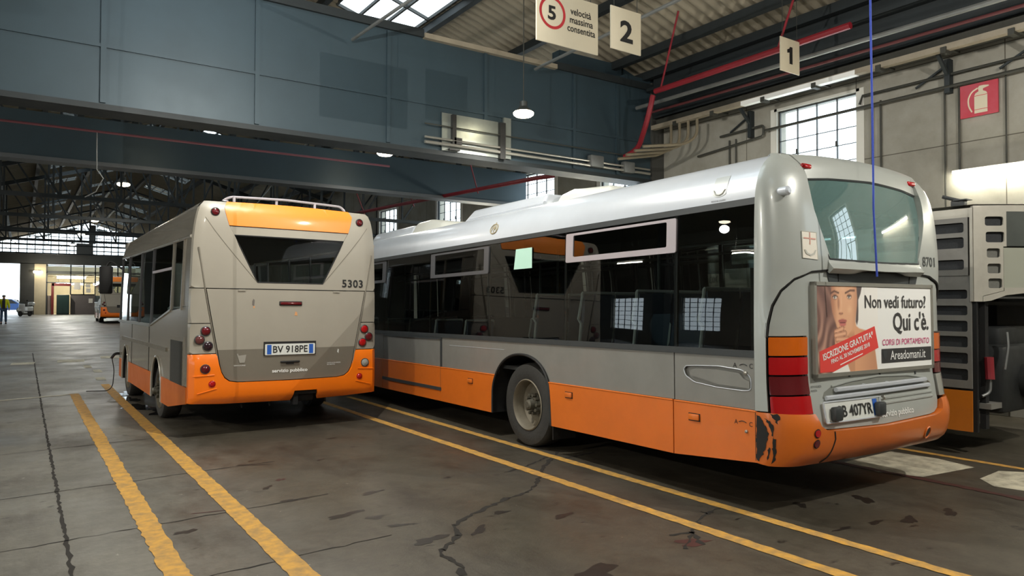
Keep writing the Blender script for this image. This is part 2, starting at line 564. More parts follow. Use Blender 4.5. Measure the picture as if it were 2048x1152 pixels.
def wall_material():
    m = bpy.data.materials.new('concrete_panel_wall'); m.use_nodes = True
    nt = m.node_tree; b = nt.nodes['Principled BSDF']
    tc = nt.nodes.new('ShaderNodeTexCoord')
    mp = nt.nodes.new('ShaderNodeMapping')
    mp.inputs['Rotation'].default_value = (0, 0, 0)
    sx = nt.nodes.new('ShaderNodeSeparateXYZ'); cx = nt.nodes.new('ShaderNodeCombineXYZ')
    nt.links.new(tc.outputs['Object'], sx.inputs[0])
    nt.links.new(sx.outputs['Y'], cx.inputs['X']); nt.links.new(sx.outputs['Z'], cx.inputs['Y'])
    br = nt.nodes.new('ShaderNodeTexBrick')
    br.offset = 0.0
    br.inputs['Scale'].default_value = 1.0
    br.inputs['Brick Width'].default_value = 2.3
    br.inputs['Row Height'].default_value = 1.385
    br.inputs['Mortar Size'].default_value = 0.008
    br.inputs['Color1'].default_value = C8(152, 149, 139); br.inputs['Color2'].default_value = C8(145, 142, 132)
    br.inputs['Mortar'].default_value = C8(84, 80, 70)
    nt.links.new(cx.outputs[0], br.inputs['Vector'])
    n = nt.nodes.new('ShaderNodeTexNoise'); n.inputs['Scale'].default_value = 1.6; n.inputs['Detail'].default_value = 7; n.inputs['Roughness'].default_value = 0.65
    nt.links.new(tc.outputs['Object'], n.inputs['Vector'])
    r = nt.nodes.new('ShaderNodeValToRGB')
    r.color_ramp.elements[0].position = 0.3; r.color_ramp.elements[0].color = (0.72, 0.71, 0.68, 1)
    r.color_ramp.elements[1].position = 0.65; r.color_ramp.elements[1].color = (1, 1, 1, 1)
    nt.links.new(n.outputs['Fac'], r.inputs['Fac'])
    x = nt.nodes.new('ShaderNodeMix'); x.data_type = 'RGBA'; x.blend_type = 'MULTIPLY'; x.inputs[0].default_value = 1
    nt.links.new(br.outputs['Color'], x.inputs[6]); nt.links.new(r.outputs['Color'], x.inputs[7])
    nt.links.new(x.outputs[2], b.inputs['Base Color']); b.inputs['Roughness'].default_value = 0.85
    return m

m_floor = floor_material()
m_wall = wall_material()
m_roof = mat('corrugated_roof_sheet', (138, 130, 113), 0.7, 0.1, noise=(1.5, 0.35))
m_steel = mat('dark_green_grey_steel', (36, 42, 44), 0.55, 0.2, noise=(2.0, 0.35))
m_girder = mat('blue_green_girder_panel', (52, 68, 76), 0.42, 0.25, noise=(0.9, 0.3))
m_girder_bright = mat('bare_galvanised_sheet', (150, 156, 150), 0.3, 0.6, noise=(4, 0.35))
m_strip = mat('pale_trunking_lit_edge', (150, 140, 122), 0.5, 0.2, noise=(5, 0.3))  # trunking paint; on the girder edge its paleness stands for caught light
m_red_pipe = mat('red_pipe_paint', (126, 24, 36), 0.4, noise=(4, 0.25))
m_grey_pipe = mat('grey_pipe', (118, 120, 118), 0.45, 0.4, noise=(5, 0.3))
m_dark_pipe = mat('dark_pipe', (58, 58, 52), 0.6, 0.2, noise=(5, 0.3))
m_frame = mat('window_bar_iron', (52, 54, 52), 0.6)
m_reveal = mat('white_reveal', (206, 204, 196), 0.8)
m_yellow = mat('worn_yellow_line', (200, 150, 62), 0.7, noise=(11, 0.7, (134, 112, 78)))
m_whitepaint = mat('worn_white_line', (196, 190, 168), 0.75, noise=(6, 0.7, (112, 106, 94)))
m_crack = mat('dark_crack', (30, 26, 20), 0.9)
m_stain = mat('oil_stain', (36, 31, 26), 0.4, noise=(8, 0.5))
m_rust = mat('rust_red_stain', (70, 34, 28), 0.6, noise=(9, 0.5))
m_beam = mat('dark_concrete', (62, 62, 58), 0.8, noise=(1.0, 0.3))

# floor, with the slight rise towards the far door
mb = MB()
ys = [YB, 0, 14, 25, 40, 60, YE]
for i in range(len(ys) - 1):
    a, b = ys[i], ys[i + 1]
    mb.add([(XL2, a, floor_z(a)), (XR, a, floor_z(a)), (XR, b, floor_z(b)), (XL2, b, floor_z(b))], [(0, 1, 2, 3)])
    mb.add([(XL2, a, -0.2), (XR, a, -0.2), (XR, b, -0.2), (XL2, b, -0.2)], [(3, 2, 1, 0)])
struct(mb.build('floor', m_floor, smooth=0, fix=False), 'grey worn concrete floor of the bus depot')
mb = MB(); z = floor_z(YE)
mb.add([(-60, YE, z), (40, YE, z), (40, 140, z), (-60, 140, z)], [(0, 1, 2, 3)])
struct(mb.build('outside_ground', mat('bright_yard', (190, 190, 184), 0.8), smooth=0, fix=False))

# right wall with its windows
WINS = [(-3.9, -2.1), (6.90, 8.49), (12.0, 13.6), (15.5, 17.3), (20.6, 22.2), (25.5, 27.1), (31, 32.6), (37, 38.6)]
WZ0, WZ1 = 2.75, 5.36
SW = plane_S((XR, 0, 0), (0, 1, 0), (0, 0, 1))
SWi = lambda y, z: Vector((XR, -y, z))
w = patch('wall_right', [(-YB, -0.2), (-YE, -0.2), (-YE, EAVE + 0.1), (-YB, EAVE + 0.1)][::-1], SWi, m_wall, holes=[[(-a, WZ0), (-b, WZ0), (-b, WZ1), (-a, WZ1)] for a, b in WINS], thick=0.28, two=True)
struct(w, 'beige concrete panel wall on the right with steel windows')
m_pane = glass('dirty_window_pane', (0.93, 0.95, 0.95, 1), 0.9, 0.05, 1.03)
for k, (a, b) in enumerate(WINS):
    e = empty('window_%d' % (k + 1), (XR, a, WZ0)); struct(e)
    fr = MB(); W = b - a; Hh = WZ1 - WZ0
    for i in range(5):
        t = 0.014 if i in (0, 4) else 0.007
        y = W * i / 4; y = min(max(y, t), W - t)
        fr.box((0.05, y - t, 0), (0.09, y + t, Hh))
    nrow = 9
    for i in range(nrow + 1):
        t = 0.014 if i in (0, nrow) else 0.0055
        zz = Hh * i / nrow; zz = min(max(zz, t), Hh - t)
        fr.box((0.05, 0, zz - t), (0.09, W, zz + t))
    fr.box((0.03, W * .25 - .02, Hh * .66), (0.05, W * .25 + .02, Hh * .7)); fr.box((0.03, W * .75 - .02, Hh * .66), (0.05, W * .75 + .02, Hh * .7))
    fr.build('window_frame', m_frame, e)
    g = MB(); g.add([(0.07, 0, 0), (0.07, W, 0), (0.07, W, Hh), (0.07, 0, Hh)], [(0, 1, 2, 3)])
    g.build('window_glass', m_pane, e, smooth=0, fix=False)
    rv = MB()
    rv.box((-0.012, -0.06, Hh), (0.0, W + 0.06, Hh + 0.05)); rv.box((-0.012, -0.14, -0.1), (0.0, 0, Hh + 0.05)); rv.box((-0.012, W, -0.1), (0.0, W + 0.14, Hh + 0.05)); rv.box((-0.05, -0.1, -0.06), (0.05, W + 0.1, 0))
    rv.build('window_surround', m_reveal, e)

# the walls nobody sees directly, and the far left bay
LW = [(-9 + 5.3 * k, -6.4 + 5.3 * k) for k in range(9)]
SWl = lambda y, z: Vector((XL2, y, z))
struct(patch('wall_left', [(YB, -0.2), (YE, -0.2), (YE, EAVE + 0.1), (YB, EAVE + 0.1)], SWl, m_wall, holes=[[(a, .9), (b, .9), (b, 2.9), (a, 2.9)] for a, b in LW], thick=0.28, two=True))
for k, (a, b) in enumerate(LW):
    e = empty('window_%d' % (80 + k), (XL2 - .1, a, .9)); struct(e)
    fr = MB(); W = b - a
    for i in range(6):
        y = min(max(W * i / 5, .02), W - .02); fr.box((-.02, y - .015, 0), (.02, y + .015, 2.0))
    for i in range(8):
        zz = min(max(2.0 * i / 7, .02), 1.98); fr.box((-.02, 0, zz - .015), (.02, W, zz + .015))
    fr.build('window_frame', m_frame, e)
    gq = MB(); gq.add([(0, 0, 0), (0, W, 0), (0, W, 2.0), (0, 0, 2.0)], [(0, 1, 2, 3)]); gq.build('window_glass', m_pane, e, smooth=0, fix=False)
mb = MB(); mb.box((XL2, YB - 0.3, -0.2), (XR, YB, 9)); struct(mb.build('wall_back', m_wall, smooth=0))

# corrugated roof with skylight openings
SKY = []
for k in range(13):
    y0 = 13.1 + 5.3 * k
    if k == 0:
        SKY += [(5.9, 7.5, 12.9, 15.8)]
    else:
        SKY += [(5.9, 7.3, y0 + 1.0, y0 + 2.7), (0.95, 2.2, y0 + 2.2, y0 + 3.5), (3.1, 4.2, y0 + 1.4, y0 + 2.6)]
SKY += [(0.4, 3.8, 4.6, 9.0), (0.9, 2.2, -2, 0.4), (5.9, 7.4, -4, -2.2)]  # first is an unseen skylight, added wide to light the girder face
mb = MB()
pitch = 0.24; amp = 0.036
def roof_strip(x0, x1, cuts):
    xs = sorted({x0, x1} | {c for s in cuts for c in s[:2]})
    y = YB; st = pitch / 6; k = 0
    cols = []
    while y <= YE + st:
        cols.append((y, [len(mb.v) + i for i in range(len(xs))]))
        for x in xs:
            mb.v.append((x, y, roof_z(x) + amp * math.cos(2 * PI * y / pitch)))
        if k:
            p = cols[-2][1]; q = cols[-1][1]; ym = y - st / 2
            for i in range(len(xs) - 1):
                xm = (xs[i] + xs[i + 1]) / 2
                if any(s[0] < xm < s[1] and s[2] < ym < s[3] for s in cuts):
                    continue
                mb.f.append((p[i], p[i + 1], q[i + 1], q[i])); mb.mi.append(0)
        y += st; k += 1
roof_strip(XM, XR + 0.2, [s for s in SKY if s[0] >= XM])
roof_strip(XL, XM, [s for s in SKY if s[0] < XM])
xs = [XL2 - .2, -9, XL]
for i in range(2):
    mb.add([(xs[i], YB, roof_z(xs[i])), (xs[i + 1], YB, roof_z(xs[i + 1])), (xs[i + 1], YE, roof_z(xs[i + 1])), (xs[i], YE, roof_z(xs[i]))], [(0, 1, 2, 3)])
struct(mb.build('ceiling', m_roof, smooth=50, fix=False), 'corrugated sheet roof with skylights')
for k, s in enumerate(SKY):
    e = empty('window_%d' % (20 + k), (0, 0, 0)); struct(e)
    g = MB(); g.add([(s[0], s[2], roof_z(s[0]) + .03), (s[1], s[2], roof_z(s[1]) + .03), (s[1], s[3], roof_z(s[1]) + .03), (s[0], s[3], roof_z(s[0]) + .03)], [(0, 1, 2, 3)])
    g.build('skylight_glass', m_pane, e, smooth=0, fix=False)
    fr = MB(); n = 3
    for i in range(n + 1):
        x = s[0] + (s[1] - s[0]) * i / n
        fr.bar((x, s[2], roof_z(x)), (x, s[3], roof_z(x)), 0.05, 0.07)
    for y in (s[2], (s[2] + s[3]) / 2, s[3]):
        fr.bar((s[0], y, roof_z(s[0])), (s[1], y, roof_z(s[1])), 0.05, 0.07)
    fr.build('skylight_frame', m_frame, e)

# purlins: one beam each, along the hall
for k, x in enumerate([11.5, 10.84, 9.3, 7.6, 5.6, 4.4, 2.6, 0.5, -0.8, -1.6]):
    mb = MB(); mb.box((x - 0.07, YB, roof_z(x) - 0.2), (x + 0.07, YE, roof_z(x) - 0.03))
    struct(mb.build('roof_purlin', m_steel, smooth=0), 'dark steel purlin under the corrugated roof')

# trusses across the nave
def truss(y, zb, name='roof_truss', n=10, k=1.0):
    mb = MB()
    for s in (-0.05, 0.05):
        mb.bar((XL, y + s, zb), (XR, y + s, zb), 0.05, 0.1)
    px = [XL + (XR - XL) * i / n for i in range(n + 1)]
    for i in range(n):
        a, b = px[i], px[i + 1]
        mb.bar((a, y, roof_z(a) - 0.33), (b, y, roof_z(b) - 0.33), 0.12 * k, 0.16 * k)
        mb.bar((a, y, zb), (a, y, roof_z(a) - 0.33), 0.06 * k, 0.06 * k)
        if i < n / 2: mb.bar((a, y, roof_z(a) - 0.33), (b, y, zb), 0.05 * k, 0.05 * k)
        else: mb.bar((a, y, zb), (b, y, roof_z(b) - 0.33), 0.05 * k, 0.05 * k)
    mb.bar((XR, y, zb), (XR, y, roof_z(XR) - 0.33), 0.06, 0.06)
    return struct(mb.build(name, m_steel, smooth=0), 'dark steel roof truss across the hall')
TY = [22.1] + [27.4 + 5.3 * k for k in range(9)]
for i, y in enumerate(TY):
    if i < 4 or i % 2: truss(y, 4.4 if i < 4 else 5.6, n=10 if i < 4 else 8, k=1.0 if i < 4 else .6)
for y in (-8, 0.5):
    truss(y, 5.9)
# columns between the two bays
for y in [11.7, 16.7] + TY[::2] + [-8]:
    mb = MB(); mb.box((XL - 0.18, y - 0.18, -0.1), (XL + 0.18, y + 0.18, EAVE)); struct(mb.build('steel_column', m_steel, smooth=0))

# the big boxed girder right ahead
GY = 11.5
e = empty('boxed_girder', (0, GY, 0)); struct(e, 'deep boxed girder of dark blue green panels across the hall')
mb = MB(); mb.box((XL, 0, 4.42), (11.62, 0.45, 6.42)); mb.build('girder_panel', m_girder, e, smooth=0)
mb = MB()
for x in (-0.9, 0.9, 3.0, 5.23, 7.23, 9.4, 10.6):
    mb.box((x - 0.035, -0.035, 4.44), (x + 0.035, 0, 6.4))
mb.box((XL, -0.03, 5.22), (11.62, 0, 5.27))
mb.build('girder_rib', m_girder, e, smooth=0)
mb = MB(); mb.box((XL, -0.04, 4.34), (11.75, 0.47, 4.42)); mb.build('bottom_flange', m_steel, e, smooth=0)
mb = MB(); mb.box((5.9, -0.1, 6.40), (8.9, 0.05, 6.49)); mb.build('lit_flange_edge', m_strip, e, smooth=0)  # stretch of flange edge catching light, put in as a paler colour
mb = MB(); mb.box((8.9, -0.06, 6.42), (11.9, 0.3, 6.56)); mb.box((XL, -0.06, 6.42), (5.9, 0.3, 6.56)); mb.build('top_flange', m_steel, e, smooth=0)
mb = MB(); mb.box((6.28, -0.045, 4.43), (7.5, -0.02, 5.12)); mb.build('bare_metal_sheet', m_girder_bright, e, smooth=0)
mb = MB(); mb.box((7.62, -0.075, 4.43), (7.78, -0.02, 5.22)); mb.build('steel_upright', m_girder_bright, e, smooth=0)
mb = MB(); mb.box((6.46, -0.12, 4.52), (6.54, -0.045, 5.1)); mb.box((6.5, -0.12, 4.56), (6.66, -0.045, 4.68)); mb.box((6.4, -0.12, 4.44), (6.62, -0.045, 4.47)); mb.box((7.5, -0.13, 4.4), (7.62, -0.03, 5.1)); mb.build('dark_bracket', m_black, e, smooth=0)
mb = MB(); mb.tube([(5.9, -0.10, 4.62), (11.5, -0.10, 4.62)], 0.022); mb.build('conduit', m_chrome, e)
mb = MB(); mb.tube([(5.9, -0.10, 4.53), (11.5, -0.10, 4.53)], 0.03); mb.build('conduit', m_chrome, e)
mb = MB(); mb.tube([(5.9, -0.1, 4.86), (11.5, -0.1, 4.86)], 0.012); mb.build('conduit', m_dark_pipe, e)
mb = MB(); mb.rbox((9.75, -0.16, 4.5), (10.1, -0.02, 4.75), 0.02); mb.rbox((10.7, -0.16, 4.48), (11.0, -0.02, 4.72), 0.02); mb.build('junction_box', m_grey_pipe, e)

# second screen of panels one bay further on, with a gap under the roof
e = empty('panelled_truss', (0, 16.7, 0)); struct(e, 'panelled roof truss behind the boxed girder')
mb = MB(); mb.box((XL, 0, 4.48), (11.9, 0.3, 5.36)); mb.build('truss_panel', m_girder, e, smooth=0)
mb = MB(); mb.box((XL, -0.08, 4.40), (11.9, 0.38, 4.48)); mb.build('bottom_flange', mat('dull_grey_angle', (86, 90, 94), .5, .2), e, smooth=0)
mb = MB()
for i in range(15):
    x = XL + i * 0.98
    mb.box((x - .06, 0.1, 5.3), (x + .06, 0.2, roof_z(x) - 0.2))
mb.build('truss_post', m_steel, e, smooth=0)

# end wall with arched gable glazing, door opening and office
m_pier = mat('beige_pier', (176, 164, 136), 0.8, noise=(1.5, 0.25))
zf = floor_z(YE)
mb = MB(); mb.box((XL2, YE, 4.95), (XR, YE + 0.5, 5.85)); struct(mb.build('end_lintel', m_beam, smooth=0))
mb = MB()
mb.box((-0.15, YE, zf - .1), (0.9, YE + 0.5, 5.0), 1); mb.box((0.9, YE, zf - .1), (1.75, YE + 0.5, 5.0), 0)
mb.box((XL2, YE, zf - .1), (-8.4, YE + 0.5, 5.0), 1); mb.box((-4.4, YE, zf - .1), (-4.1, YE + 0.4, 5.0), 1)  # door opening widened out of view to reflect in the small bus windows
mb.box((9.5, YE, zf - .1), (XR, YE + 0.5, 5.0), 1)
struct(mb.build('wall_end', [m_pier, m_beam], smooth=0))
e = empty('window_60', (0, YE, 0)); struct(e)
mb = MB(); g = MB()
px = [XL + 14 * i / 24 for i in range(25)]
for x in px:
    mb.box((x - .035, .1, 5.85), (x + .035, .18, roof_z(x)))
for zz in (5.88, 6.25, 6.6, 7.0, 7.4, 7.8, 8.2):
    xa = XL if zz < 6.7 else XL + (zz - 6.7) / .3
    xb = XR if zz < 6.7 else XR - (zz - 6.7) / .3
    mb.box((xa, .1, zz - (.06 if zz in (6.25,) else .03)), (xb, .18, zz + .03))
mb.box((4.0, -.1, 5.85), (5.3, .1, 6.9)); mb.box((5.0, .0, 6.9), (5.5, .1, 8.6))
mb.build('window_frame', m_frame, e, smooth=0)
g.add([(XL, .14, 5.85), (XR, .14, 5.85), (XR, .14, 6.7), (XM, .14, 8.8), (XL, .14, 6.7)], [(0, 1, 2, 3, 4)])
g.build('window_glass', m_pane, e, smooth=0, fix=False)
mb = MB(); mb.box((XL2, YE, 5.85), (XL, YE + .3, 9)); struct(mb.build('wall_gable', m_beam, smooth=0))

# office front under the lintel
m_office = mat('cream_office_paint', (150, 140, 116), 0.8, noise=(2, 0.15))
m_office_low = mat('grey_office_parapet', (112, 104, 100), 0.8, noise=(2, 0.2))
mb = MB(); mb.box((3.6, YE, zf - .1), (9.5, YE + .25, 2.3)); mb.box((1.75, YE + .5, zf - .1), (2.3, YE + .75, 2.2)); struct(mb.build('wall_office', m_office_low, smooth=0), 'low grey office wall under the notices')
mb = MB(); mb.box((1.75, YE + 5, zf), (9.5, YE + 5.2, 5), 0); mb.box((1.75, YE + .5, zf), (1.9, YE + 5, 5), 0); mb.box((9.3, YE + .5, zf), (9.5, YE + 5, 5), 0); mb.box((1.75, YE + .5, 4.0), (9.5, YE + 5, 4.1), 0); mb.box((1.75, YE + .5, zf - .05), (9.5, YE + 5, zf + .02), 0)
struct(mb.build('wall_office_inside', m_office, smooth=0))
e = empty('window_61', (0, YE, 0)); struct(e)
mb = MB()
for x in (1.8, 3.6, 4.6, 5.5, 6.4, 7.3, 8.2, 9.4):
    mb.box((x - .05, 0, zf if x < 2 else 2.3), (x + .05, .1, 4.95))
for zz in (2.3, 3.35, 4.2, 4.32, 4.85):
    mb.box((3.6 if zz < 3 else 1.75, 0, zz - .04), (9.5, .1, zz + .04))
mb.build('window_frame', m_frame, e, smooth=0)
mb = MB(); mb.box((2.2, -.03, 3.05), (3.6, .02, 3.3)); mb.box((2.15, -.03, zf), (2.35, .02, 3.3)); mb.build('red_door_frame', mat('dark_red_paint', (112, 36, 30), 0.6), e, smooth=0)
g = MB(); g.add([(1.8, .05, 2.3), (9.4, .05, 2.3), (9.4, .05, 4.9), (1.8, .05, 4.9)], [(0, 1, 2, 3)])
g.build('window_glass', m_pane, e, smooth=0, fix=False)

# ------------------------------------------------------------------ lamps
m_shade = mat('lamp_shade', (70, 72, 70), 0.5, 0.4)
m_lens = mat('lamp_lens', (255, 246, 222), 0.4, emit=((255, 240, 205), 26))
def lamp_light(p, watts, parent, color=(1.0, 0.955, 0.87), radius=0.16, bare=False):
    d = bpy.data.lights.new('lamp_light', 'POINT' if bare else 'SPOT'); d.energy = watts; d.color = color
    if not bare: d.spot_size = math.radians(168); d.spot_blend = .35; d.shadow_soft_size = radius
    o = bpy.data.objects.new('lamp_light', d); col.objects.link(o); o.location = p; o.parent = parent
    return o
def pendant(x, y, z, label, watts=LAMP_W, top=None):
    e = tag(empty('pendant_lamp', (x, y, z)), label, 'lamp', 'round pendant lamps of the hall')
    mb = MB(); mb.lathe([(0.03, 0.22), (0.07, 0.21), (0.07, 0.12), (0.185, 0.01), (0.175, 0.01), (0.07, 0.10), (0.02, 0.11)], (0, 0, 0), seg=24); mb.build('lamp_shade', m_shade, e)
    mb = MB(); mb.lathe([(0.0, -0.075), (0.08, -0.072), (0.14, -0.058), (0.178, -0.03), (0.187, 0.0), (0.17, 0.025)], (0, 0, 0), seg=24); o = mb.build('lamp_lens', m_lens, e)
    tz = (top or roof_z(x) + 0.02) - z
    mb = MB(); mb.tube([(0, 0, 0.2), (0, 0, tz)], 0.01, 6); mb.build('hanging_rod', m_dark_pipe, e)
    lamp_light((0, 0, -0.3), watts, e, bare=y < 8)
    return e
pendant(7.42, 10.5, 5.07, 'bright round pendant lamp hanging before the boxed girder, above the large bus')
pendant(6.85, 15.2, 5.09, 'round pendant lamp just under the girder, above the gap between the two buses', 60)
pendant(2.37, 14.7, 5.05, 'round pendant lamp at upper left beside a glimpse of skylight', 110)
pendant(2.57, 25.2, 5.32, 'round pendant lamp second in the receding row above the small bus', 200)
pendant(2.75, 38.5, 5.45, 'small distant pendant lamp third in the row, over the gable glazing top', 200)
pendant(2.75, 47.5, 5.5, 'small distant pendant lamp fourth in the row against the gable glazing', 300)
pendant(2.8, 57, 5.55, 'smallest farthest pendant lamp just above the dark end lintel', 450)
pendant(2.57, 7.0, 5.4, 'round pendant lamp out of view above the lane left of the large bus', 600)
pendant(0.6, -1.0, 5.4, 'round pendant lamp out of view behind the camera on the left', 330)
pendant(7.0, -0.4, 5.4, 'round pendant lamp out of view behind the rear of the large bus', 800)
pendant(-8.5, 4, 5.4, 'round fill lamp added out of view in the left bay near the camera', 1300)  # unseen lamp added to brighten the bus sides facing the left bay
pendant(-8.5, 16, 5.4, 'round fill lamp added out of view in the left bay further on', 1500)  # another unseen lamp, added as fill from the left

m_tube = mat('fluorescent_tube_glow', (255, 252, 240), 0.4, emit=((255, 250, 232), TUBE_E))
m_tube_body = mat('white_tube_housing', (206, 206, 200), 0.5)
def tube_light(p, q, label, group, r=0.03, normal=(-1, 0, 0), cat='lamp', hang=None):
    p = Vector(p); q = Vector(q); d = (q - p).normalized(); n = Vector(normal)
    e = tag(empty('fluorescent_lamp', p), label, cat, group)
    L = (q - p)
    hu = Vector((0, 0, .055)) + n * -.03
    mb = MB(); mb.bar(hu, L + hu, 0.1, 0.05, up=(0, 0, 1)); mb.build('lamp_housing', m_tube_body, e)
    mb = MB(); mb.tube([n * 0.02 + d * .03, L + n * 0.02 - d * .03], r, 10); mb.build('fluorescent_tube', m_tube, e)
    if hang:
        for t in (.1, .9):
            mb = MB(); mb.tube([L * t + Vector((0, 0, .05)), L * t + Vector((0, 0, hang - p.z))], .012, 6); mb.build('hanging_rod', m_dark_pipe, e)
    return e
tube_light((11.90, 3.0, 3.63), (11.90, 5.3, 3.64), 'glowing fluorescent tube on the right wall above the stripped bus', None)
tube_light((11.90, 0.1, 3.63), (11.90, 2.1, 3.64), 'glowing fluorescent tube on the right wall behind the camera', None)
for y0, lb in ((7.1, 'nearest of the hidden three'), (13.2, 'middle of the hidden three'), (18, 'farthest of the hidden three')):
    tube_light((11.90, y0, 3.45), (11.90, y0 + 2.2, 3.45), 'added fill tube on the right wall behind the large bus, ' + lb, 'added fill tubes behind the large bus')  # hidden tubes added to brighten the wall seen through the bus windows
for x0, x1, zz, lb in ((2.6, 4.9, 3.89, 'upper left tube'), (2.5, 4.7, 3.3, 'lower left tube'), (6.0, 7.1, 3.89, 'upper right tube'), (5.4, 7.0, 3.3, 'lower right tube')):
    tube_light((x0, YE + (2.0 if zz > 3.5 else 1.0), zz), (x1, YE + (2.0 if zz > 3.5 else 1.0), zz), 'fluorescent tube inside the lit office at the far end, ' + lb, 'office tubes', 0.09, (0, 0, -1), hang=4.05)
e = tag(empty('wall_lamp', (1.15, YE - .25, 4.25)), 'glowing oval lamp on the beige pier left of the lit office', 'lamp')
mb = MB(); mb.rbox((-.3, .1, -.08), (.3, .25, .12), .03); mb.build('lamp_bracket', m_shade, e)
mb = MB(); mb.rbox((-.35, -.12, -.12), (.35, .12, .10), .09, seg=3); mb.build('lamp_lens', m_lens, e)
lamp_light((1.2, -1.6, -.4), 260, e, bare=True)
for y in (3, 9, 15, 21):
    tube_light((-9.5, y, 4.2), (-9.5, y + 1.5, 4.2), 'fluorescent tube out of view in the left bay', 'left bay tubes', 0.03, (0, 0, -1), hang=roof_z(-9.5))

# ------------------------------------------------------------------ overhead pipes, rods, trunking
def pipe(name, pts, r, m, label, cat='pipe', group=None, seg=8):
    mb = MB(); mb.tube(pts, r, seg)
    return tag(mb.build(name, m), label, cat, group)
def bend(pts, r=0.15, n=5):
    """round the corners of a polyline"""
    P = [Vector(p) for p in pts]; out = [P[0]]
    for i in range(1, len(P) - 1):
        a = (P[i - 1] - P[i]); b = (P[i + 1] - P[i])
        k = min(r, a.length / 2, b.length / 2)
        p0 = P[i] + a.normalized() * k; p1 = P[i] + b.normalized() * k
        for t in range(n + 1):
            s = t / n
            out.append(p0 * (1 - s) ** 2 + P[i] * 2 * s * (1 - s) + p1 * s * s)
    out.append(P[-1])
    return out
pr = empty('red_water_main', (0, 0, 0)); tag(pr, 'thick red water pipe under the corrugated roof on the right', 'pipe')
mb = MB(); mb.tube([(10.55, 6.15, 5.97), (10.55, 10.3, 5.95)], 0.055, 12); mb.build('pipe_run', m_red_pipe, pr)
for y, dx, dz in ((10.15, -0.3, 1.25), (7.45, -0.3, 1.2)):
    mb = MB(); mb.tube([(10.55, y, 5.97), (10.55 + dx, y - 0.75, 5.97 + dz)], 0.02); mb.build('hanger_rod', m_red_pipe, pr)
pipe('red_drop_pipe', bend([(10.55, 10.37, 5.88), (10.50, 10.40, 5.60), (10.56, 10.6, 5.275), (10.76, 11.0, 4.93), (10.70, 11.36, 4.81)], 0.25), 0.055, m_red_pipe, 'red pipe bending down from the water main into the boxed girder')
pr = empty('red_pipe_beyond', (0, 0, 0)); tag(pr, 'long red pipe running on under the girder above the large bus roof', 'pipe')
mb = MB(); mb.tube([(9.3, 12.05, 4.36), (9.24, 12.6, 4.38), (9.0, 36, 4.95)], 0.05, 10); mb.build('pipe_run', m_red_pipe, pr)
for y in (15.0, 18.5, 22):
    mb = MB(); mb.tube([(9.24, y, 4.3 + (y - 12) * .016), (8.7, y - .3, 5.4)], 0.016); mb.build('hanger_rod', m_red_pipe, pr)
pipe('red_side_pipe', [(11.3, 0, 5.72), (11.3, 11.2, 5.82)], 0.026, mat('dull_red_pipe', (88, 40, 42), .6), 'thin red pipe along the wall top above the pale trunking')
pipe('red_upper_pipe', [(9.9, -1, 6.55), (9.9, 5.6, 6.5)], 0.05, m_red_pipe, 'short red pipe end at the upper right beyond the blue rope')
pipe('grey_pipe', [(11.0, 0, 5.78), (11.0, 11.3, 5.9)], 0.04, m_grey_pipe, 'grey pipe between the red main and the wall')
pipe('grey_stay_rod', [(8.26, 11.3, 6.24), (8.26, 2, 6.42)], 0.03, m_grey_pipe, 'bluish grey rod running from girder behind the number 2 sign')
pipe('grey_stay_rod', [(4.49, 11.3, 6.03), (4.55, 3, 5.75)], 0.026, m_grey_pipe, 'grey rod crossing in front of the near skylight')
pipe('pink_conduit', [(XL, 13.1, 4.36), (6, 13.1, 4.36)], 0.02, mat('faded_red_conduit', (150, 90, 100), 0.5), 'thin faded pink conduit across the hall at upper left')
mb = MB(); mb.tube([(7.41, 22.0, 6.81), (6.01, 22.0, 4.92), (5.65, 22.05, 4.42)], 0.016, 6); struct(mb.build('truss_brace', m_grey_pipe))
pipe('hanging_wire', [(0.95, 13.1, 4.36), (0.96, 13.1, 3.75), (1.05, 13.1, 3.62), (0.95, 13.1, 3.4), (0.8, 13.1, 3.3)], 0.008, m_grey_pipe, 'loose wire dangling from the pink conduit at upper left', 'wire')
# trunking along the wall head
e = tag(empty('cable_trunking', (11.5, 0, 5.53)), 'long pale cable trunking along the head of the right wall', 'trunking')
mb = MB(); mb.box((-.06, 0, -.045), (.06, 11.3, .045)); mb.build('trunking_channel', m_strip, e, smooth=0)
mb = MB(); mb.box((-.065, 6.6, -.05), (.065, 8.9, -.02)); mb.box((-.068, 6.6, -.05), (-.06, 8.9, .03)); mb.build('white_cover', m_white, e, smooth=0)
for y in (3.4, 4.3, 5.2, 6.2, 7.35, 8.4, 9.6, 10.6):
    mb = MB(); mb.box((-.09, y - .04, -.09), (.09, y + .04, .0)); mb.box((.05, y - .02, 0), (.42, y + .02, .03)); mb.build('bracket', m_dark_pipe, e, smooth=0)
mb = MB(); mb.box((.1, 0, .03), (.4, 11.3, .2)); mb.build('cable_tray', m_dark_pipe, e, smooth=0)
mb = MB(); mb.box((11.62, YB, 5.78), (11.7, 11.4, 6.75)); mb.box((11.4, YB, 6.35), (11.7, 11.4, 6.42)); struct(mb.build('eave_beam', m_steel, smooth=0))
